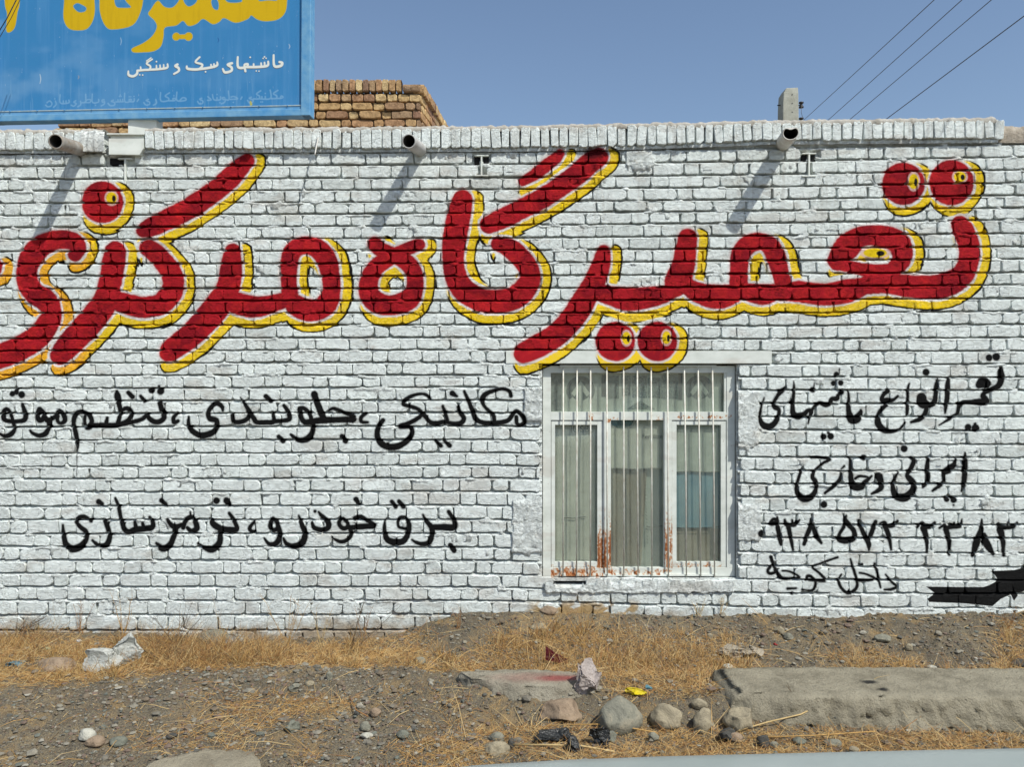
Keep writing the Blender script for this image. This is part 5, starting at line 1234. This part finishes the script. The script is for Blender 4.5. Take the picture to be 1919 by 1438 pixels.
# ------------------------------------------------------------------ gravel and dry grass (uncountable)
def pebbles():
    n = 24000; P0, f0 = ICO[0]
    t = nr.uniform(.02, 2.1, n*3); x = nr.uniform(-4.2, 4.2, n*3); px = 959.5 + x*F/(CAM_D-t)
    gravel = sstep(-.04,.10,t-edge_t(px,x))*(1-sstep(640,1000,px)*.75) + .40*sstep(700,900,px)*sstep(.75,.5,t) + .13
    keepm = (nr.rand(n*3) < gravel*(.35+1.3*fbm(x*2.2, t*2.2, 70, 3)))&(px > -80)&(px < 2000); x, t = x[keepm][:n], t[keepm][:n]; n = len(x)
    size = .0036*np.exp(nr.normal(0,.60,n)); size = np.clip(size, .0018, .017)
    z = gh(x, -t)
    V = []; sc = np.stack([size*nr.uniform(.8,1.7,n), size*nr.uniform(.8,1.5,n), size*nr.uniform(.45,.9,n)], 1)
    jit = 1+nr.uniform(-.28,.28,(n,12)); a = nr.uniform(0,6.28,n); ca, sa = np.cos(a), np.sin(a)
    V = P0[None]*jit[...,None]*sc[:,None,:]; X = V[...,0]*ca[:,None]-V[...,1]*sa[:,None]; Y = V[...,0]*sa[:,None]+V[...,1]*ca[:,None]
    V = np.stack([X+x[:,None], Y-t[:,None], V[...,2]+(z+size*.35)[:,None]], 2).reshape(-1,3)
    Fc = (f0[None]+np.arange(n)[:,None,None]*12).reshape(-1,3); mi = np.repeat(nr.choice(7, n, p=[.22,.27,.2,.06,.13,.05,.07]), 20)
    mats = [simple('gravel_%s'%k, c, .95, None, 40, 0) for k, c in (('grey',(.18,.163,.128)),('brown',(.175,.138,.095)),('light',(.25,.23,.18)),('slate',(.10,.098,.084)),('red',(.175,.125,.095)),('white',(.34,.32,.26)),('green',(.14,.15,.125)))]
    o = link('gravel', npmesh('gravel', V, Fc, mats, False, mi)); tag(o, 'loose grey and brown gravel over the roadside dirt', 'gravel', kind='stuff')
pebbles()
MS = [simple('straw_'+k, c, .75, tuple(q*.7 for q in c), 60, 0) for k, c in (('gold',(.48,.285,.09)),('pale',(.58,.42,.19)),('rust',(.34,.165,.05)),('brown',(.13,.08,.035)))]
def blades(name, x, y, L, lean, width, label, hfac=1.0, probs=(.42,.2,.25,.13), curl=.5):
    n = len(x); z = gh(x, y); a = nr.uniform(0, 6.283, n)
    dirx, diry = np.cos(a), np.sin(a); ln = np.clip(lean+nr.normal(0,.25,n), .03, 1.55)     # 0 upright, 1.57 flat
    hx = np.sin(ln); hz = np.cos(ln)
    p0 = np.stack([x, y, z-.004], 1)
    d1 = np.stack([dirx*hx, diry*hx, hz*hfac], 1); bend = nr.normal(0, curl, (n,3))*.5; bend[:,2] -= .25
    p1 = p0 + d1*(L*.5)[:,None]; p2 = p1 + (d1+bend)*(L*.5)[:,None]
    p1[:,2] = np.maximum(p1[:,2], gh(p1[:,0],p1[:,1])+.003); p2[:,2] = np.maximum(p2[:,2], gh(p2[:,0],p2[:,1])+.002)
    p1[:,1] = np.minimum(p1[:,1], -.006); p2[:,1] = np.minimum(p2[:,1], -.006)
    # ribbon side vector
    sv = np.cross(d1, np.array([0,-1,.4])); sv /= np.maximum(np.linalg.norm(sv,axis=1),1e-5)[:,None]; sv *= (width*.5)[:,None]
    V = np.stack([p0-sv, p0+sv, p1-sv*.9, p1+sv*.9, p2-sv*.25, p2+sv*.25], 1).reshape(-1,3)
    b = np.arange(n)[:,None]*6; Q = np.concatenate([b+np.array([[0,1,3,2]]), b+np.array([[2,3,5,4]])], 1).reshape(-1,4)
    mi = np.repeat(nr.choice(4, n, p=probs), 2)
    o = link(name, npmesh(name, V, Q, MS, False, mi)); tag(o, label, 'grass', kind='stuff'); return o
def scatter(n, dens, tmax=2.2):
    X, T = [], []; c = 0
    while c < n:
        t = nr.uniform(.01, tmax, n); x = nr.uniform(-4.0, 4.0, n); px = 959.5+x*F/(CAM_D-t); py = 719+(CAM_Z-gh(x,-t))*F/(CAM_D-t)
        k = (nr.rand(n) < np.clip(dens(px,py,x,t),0,1))&(px > -90)&(px < 2010); X.append(x[k]); T.append(t[k]); c += int(k.sum())
    return np.concatenate(X)[:n], -np.concatenate(T)[:n]
def dens_mat(px, py, x, t):
    cl = sstep(.40,.62,fbm(x*3.2, t*5, 90, 3))
    et = edge_t(px, x); strip = sstep(.05,.25,t)*sstep(et+.05,et-.03,t)
    cl2 = sstep(.30,.58,fbm(x*4.5+9, t*7, 97, 3)); left = strip*(1-sstep(700,850,px))*(.25+.75*cl2)
    mid = strip*sstep(880,960,px)*sstep(1460,1330,px)*sstep(.16,.40,t)*(.55+.45*cl)
    right = strip*sstep(1400,1500,px)*sstep(.38,.66,t)*cl*1.0
    right2 = sstep(1850,1900,px)*sstep(.08,.15,t)*sstep(.8,.7,t)*.6
    gapm = strip*sstep(700,850,px)*sstep(960,880,px)*sstep(.40,.65,t)*.8
    kerbgap = sstep(1120,1160,px)*sstep(1345,1320,px)*sstep(.75,.9,t)*sstep(1.15,1.05,t)*.9
    low = sstep(1.24,1.32,t)*sstep(780,960,px)*(.35+.65*cl)*(.4+.6*cl2)
    lowl = sstep(1.0,1.2,t)*sstep(330,500,px)*(1-sstep(780,960,px))*cl*.75*(1-sstep(1.9,2.1,t)*.3)
    lowll = sstep(1.2,1.4,t)*(1-sstep(330,500,px))*cl*.28
    return left+mid+right+right2+gapm+kerbgap+low+lowl+lowll
x, y = scatter(60000, dens_mat); L = .05*np.exp(nr.normal(0,.45,len(x)))
blades('dry_grass', x, y, L, 1.22, np.full(len(x), .0017), 'matted dry yellow grass and straw in front of the wall')
x, y = scatter(2600, lambda px,py,x,t: dens_mat(px,py,x,t)*sstep(.9,.5,t)*sstep(.5,.62,fbm(x*2.6,t*3,95,2))); L = .10*np.exp(nr.normal(0,.35,len(x)))
blades('tall_dry_grass', x, y, L, .55, np.full(len(x), .0017), 'taller dry grass tufts along the foot of the wall')
x, y = scatter(1400, lambda px,py,x,t: np.clip(dens_mat(px,py,x,t),0,.8)+.1); L = .17*np.exp(nr.normal(0,.35,len(x)))
blades('fallen_stalks', x, y, L, 1.50, np.full(len(x), .0026), 'long fallen straw stalks lying on the ground', probs=(.3,.45,.15,.1), curl=.25)

cxs, cys = scatter(150, lambda px,py,x,t: dens_mat(px,py,x,t)*sstep(1.0,.7,t)); 
k_ = 34; x = np.repeat(cxs, k_)+nr.normal(0,.016,len(cxs)*k_); y = np.minimum(np.repeat(cys, k_)+nr.normal(0,.014,len(cxs)*k_), -.015)
L = np.repeat(.085*np.exp(nr.normal(0,.35,len(cxs))), k_)*nr.uniform(.5,1.15,len(x))
blades('grass_tufts', x, y, L, .50, np.full(len(x), .0019), 'rooted tufts of dead yellow grass in the strip below the wall', probs=(.40,.28,.20,.12), curl=.7)
x, y = scatter(2600, lambda px,py,x,t: sstep(250,300,px)*sstep(540,470,px)*sstep(.15,.25,t)*sstep(.74,.6,t)*.8 + sstep(20,60,px)*sstep(140,90,px)*sstep(.02,.06,t)*sstep(.3,.2,t)*.5); L = .13*np.exp(nr.normal(0,.35,len(x)))
blades('twig_tangle', x, y, L, .95, np.full(len(x), .0015), 'tangle of grey brown twigs and stalks behind the white bag', probs=(.2,.12,.28,.40), curl=.9)
x, y = scatter(26000, lambda px,py,x,t: np.clip(.12+.9*dens_mat(px,py,x,t),0,1)); L = .016*np.exp(nr.normal(0,.45,len(x)))
blades('broken_straw', x, y, L, 1.4, np.full(len(x), .0028), 'short broken straw and chaff scattered on the soil', probs=(.36,.22,.24,.18))
# dry weeds against the wall: stems with branching twigs
def weed(px, py, hpx, mat, label, seed, n=6, spread=.5, lean=0):
    p = gpt(px, py); s = (p.y+CAM_D)/F; rg = random.Random(seed); H = hpx*s; mb = MB()
    root = link('dry_weed', None, loc=p); tag(root, label, 'plant')
    for i in range(n):
        a = rg.uniform(-1,1)*spread+lean; b = rg.uniform(-.25,.15); h_ = H*rg.uniform(.55,1.0); pts = [Vector((rg.uniform(-.02,.02), 0, 0))]; 
        for k in range(1,6):
            t = k/5; q = Vector((a*h_*t + rg.uniform(-.006,.006), b*h_*t*.4, h_*t*(1-.12*abs(a)*t))); q.y = min(q.y, -p.y-.012); pts.append(q)
        st = MB().tube(pts, [.0016,.0015,.0013,.0011,.0009,.0006], 4)
        for k in range(2,6):
            for _ in range(rg.choice((1,1,2))):
                q = pts[k].lerp(pts[k-1], rg.random()); w_ = q+Vector((rg.uniform(-1,1)*.04*hpx/100, rg.uniform(-.01,0), rg.uniform(.01,.05)*hpx/100)); w_.y = min(w_.y, -p.y-.012)
                st.tube([q, q.lerp(w_,.5)+Vector((0,0,.003)), w_], [.0009,.0007,.0005], 3)
        st.build('stem', mat, root)
for i, (px, py, hp, n, sp, ln, lb) in enumerate(((232,1200,110,6,.35,0,'tall thin dry weed behind the white bags'),(150,1185,70,5,.6,.4,'dry weed left of the white bags'),(30,1190,66,7,1.0,.8,'leaning dry stalks at the far left of the wall foot'),
    (330,1215,95,7,.8,0,'spreading dry weed right of the white bags'),(420,1240,70,6,.9,0,'low dry weed in the straw below the rubble lump'),(540,1215,110,7,.6,0,'golden dry weed clump left of centre'),(600,1210,90,5,.5,.2,'thin dry weed right of the golden clump'),
    (655,1230,110,4,.5,.5,'single grey twiggy weed leaning right'),(680,1200,70,4,.3,0,'short stems at the edge of the dirt bank'),(860,1180,52,4,.3,-.2,'small weed on the dirt bank edge'),(1095,1215,85,5,.4,-.2,'dry weed under the left part of the window'),
    (1310,1110,40,5,.5,0,'fine dry grass sprouting on the window sill'),(1350,1125,45,5,.5,.1,'dry sprig below the right window corner'),(1690,1262,55,4,.7,-.6,'dry stalks in the straw behind the kerb'),(1500,1330,60,3,.5,-.3,'thin weed in front of the kerb face'),(1890,1180,50,6,.5,0,'dry weed at the right edge of the wall'),(1860,1345,40,3,.4,-.2,'thin weed by the right part of the kerb'))):
    weed(px, py, hp, MS[(0,2,3,3,0,0,1,3,2,2,0,1,1,0,3,2,1)[i]], lb, 100+i, n, sp, ln)
def stick(pts, r, mat, label):
    P = [gpt(*q[:2])+Vector((0,0,q[2])) for q in pts]; o = MB().tube(P, r, 6).build('stick', mat, None, True); tag(o, label, 'stick')
stick([(1385,1378,.02),(1440,1366,.03),(1500,1352,.03),(1545,1338,.05)], .0035, MS[1], 'pale bent stick at the foot of the kerb')
stick([(960,1405,.02),(1040,1406,.02),(1090,1412,.03),(1150,1418,.02)], .004, MS[1], 'long pale twig beside the black plastic')
stick([(1060,1368,.02),(1140,1370,.03),(1230,1382,.02)], .003, MS[0], 'straight straw stem under the big boulder')
stick([(235,1218,.05),(270,1236,.05),(300,1250,.04)], .0035, MS[3], 'dark twig lying against the white bag')
stick([(655,1318,.03),(668,1340,.02),(690,1352,.02)], .0025, MS[2], 'thin brown twig on the gravel')
stick([(1400,1392,.02),(1520,1388,.02),(1640,1384,.03)], .0028, MS[0], 'thin long straw in the lower right')

# ------------------------------------------------------------------ car parked between the road and the verge; only its bonnet edge shows
def carpaint():
    m, nt, b = newmat('pale_car_paint'); tc = nt.nodes.new('ShaderNodeTexCoord').outputs['Object']
    nt.links.new(ramp(nt, noise(nt, tc, 5, 5), [(.35,(.27,.32,.305)),(.65,(.33,.38,.36))]), b.inputs['Base Color'])
    b.inputs['Roughness'].default_value = .35; b.inputs['Coat Weight'].default_value = .4; b.inputs['Coat Roughness'].default_value = .2
    nt.links.new(bump(nt, noise(nt, tc, 200, 3), .05, .001), b.inputs['Normal']); return m
M['car'] = carpaint(); M['tyre'] = simple('tyre_rubber', (.03,.03,.03), .85, bstr=.2); M['rim'] = simple('wheel_rim', (.45,.46,.47), .35, bstr=0, metallic=.7); M['carglass'] = simple('car_glass', (.03,.04,.045), .08, bstr=0)
M['lamp'] = simple('lamp_lens', (.6,.62,.62), .12, bstr=0); M['blackplastic2'] = simple('bumper_plastic', (.05,.05,.05), .6)
ROAD = -.228
cx0, cy0 = -.53, -4.40
car = link('parked_car', None, loc=(cx0+2.05, cy0, ROAD)); tag(car, 'pale silver car bonnet in the foreground at the bottom right', 'car')
stations = [ # x, half width, shoulder z, crown z, low z   (heights above the road)
 (.0,.30,.80,.84,.42),(.03,.48,.92,.96,.30),(.09,.62,1.02,1.065,.24),(.18,.72,1.075,1.115,.22),(.32,.775,1.10,1.14,.22),(.6,.795,1.112,1.155,.22),(.95,.80,1.118,1.165,.22),(1.25,.80,1.125,1.175,.22),(1.5,.80,1.13,1.18,.22),(2.4,.80,1.13,1.16,.22),(3.3,.80,1.13,1.15,.22),(3.7,.78,1.12,1.15,.24),(3.95,.70,1.06,1.10,.28),(4.1,.55,.9,.95,.4)]
v, f = [], []; m = 21
for (x, hw, sz, cz, lz) in stations:
    prof = [(-.92,lz),(-1.0,lz+.15),(-1.02,lz+.36),(-1.0,sz-.16),(-.985,sz-.06),(-.95,sz-.018),(-.90,sz),(-.7,sz+(cz-sz)*.45),(-.45,sz+(cz-sz)*.8),(-.2,cz),(0,cz+.003)]
    prof = prof + [(-a, b) for a, b in prof[-2::-1]]
    v += [(x-2.05, a*hw, b) for a, b in prof]
for i in range(len(stations)-1):
    for k in range(m-1): f.append((i*m+k, i*m+k+1, (i+1)*m+k+1, (i+1)*m+k))
    f.append((i*m+m-1, i*m, (i+1)*m, (i+1)*m+m-1))
f.append(tuple(range(m))); f.append(tuple((len(stations)-1)*m+k for k in reversed(range(m))))
o = link('body', mesh('body', v, [tuple(reversed(q)) for q in f], M['car'], True), car)
ss = o.modifiers.new('sub','SUBSURF'); ss.levels = 1; ss.render_levels = 1
cab = [(1.55,.70,1.17,1.172),(2.05,.62,1.17,1.60),(2.5,.60,1.17,1.66),(3.1,.60,1.17,1.64),(3.75,.68,1.16,1.17)]
v, f = [], []
for (x, hw, z0, z1) in cab: v += [(x-2.05,-.74,z0-.03),(x-2.05,-hw,z1),(x-2.05,-hw*.5,z1+.03),(x-2.05,hw*.5,z1+.03),(x-2.05,hw,z1),(x-2.05,.74,z0-.03)]
for i in range(len(cab)-1):
    for k in range(5): f.append((i*6+k, (i+1)*6+k, (i+1)*6+k+1, i*6+k+1))
f += [(0,1,2,3,4,5), tuple(4*6+k for k in reversed(range(6)))]
link('cabin_glass', mesh('cabin_glass', v, f, M['carglass'], False), car)
MB().box(2.05-2.05, 3.12-2.05, -.60, .60, 1.655, 1.705).build('roof', M['car'], car, True, bevel=.02)
for (xx) in (.75, 3.2):
    for sy in (-1, 1):
        wh = link('wheel', mesh('wheel', *(lambda t: (t.v, t.f))(MB().tube([(xx-2.05, sy*.66, .31), (xx-2.05, sy*.83, .31)], .31, 24)), M['tyre'], False), car)
        MB().tube([(xx-2.05, sy*.831, .31), (xx-2.05, sy*.838, .31)], .19, 18).build('rim', M['rim'], wh)
for sy in (-1,1): MB().box(.02-2.05, .10-2.05, sy*.36-.11, sy*.36+.11, .72, .84).build('headlight', M['lamp'], car, bevel=.02)
MB().box(-.03-2.05, .12-2.05, -.62, .62, .34, .50).build('bumper', M['blackplastic2'], car, bevel=.03)
print('objects', len(bpy.data.objects))
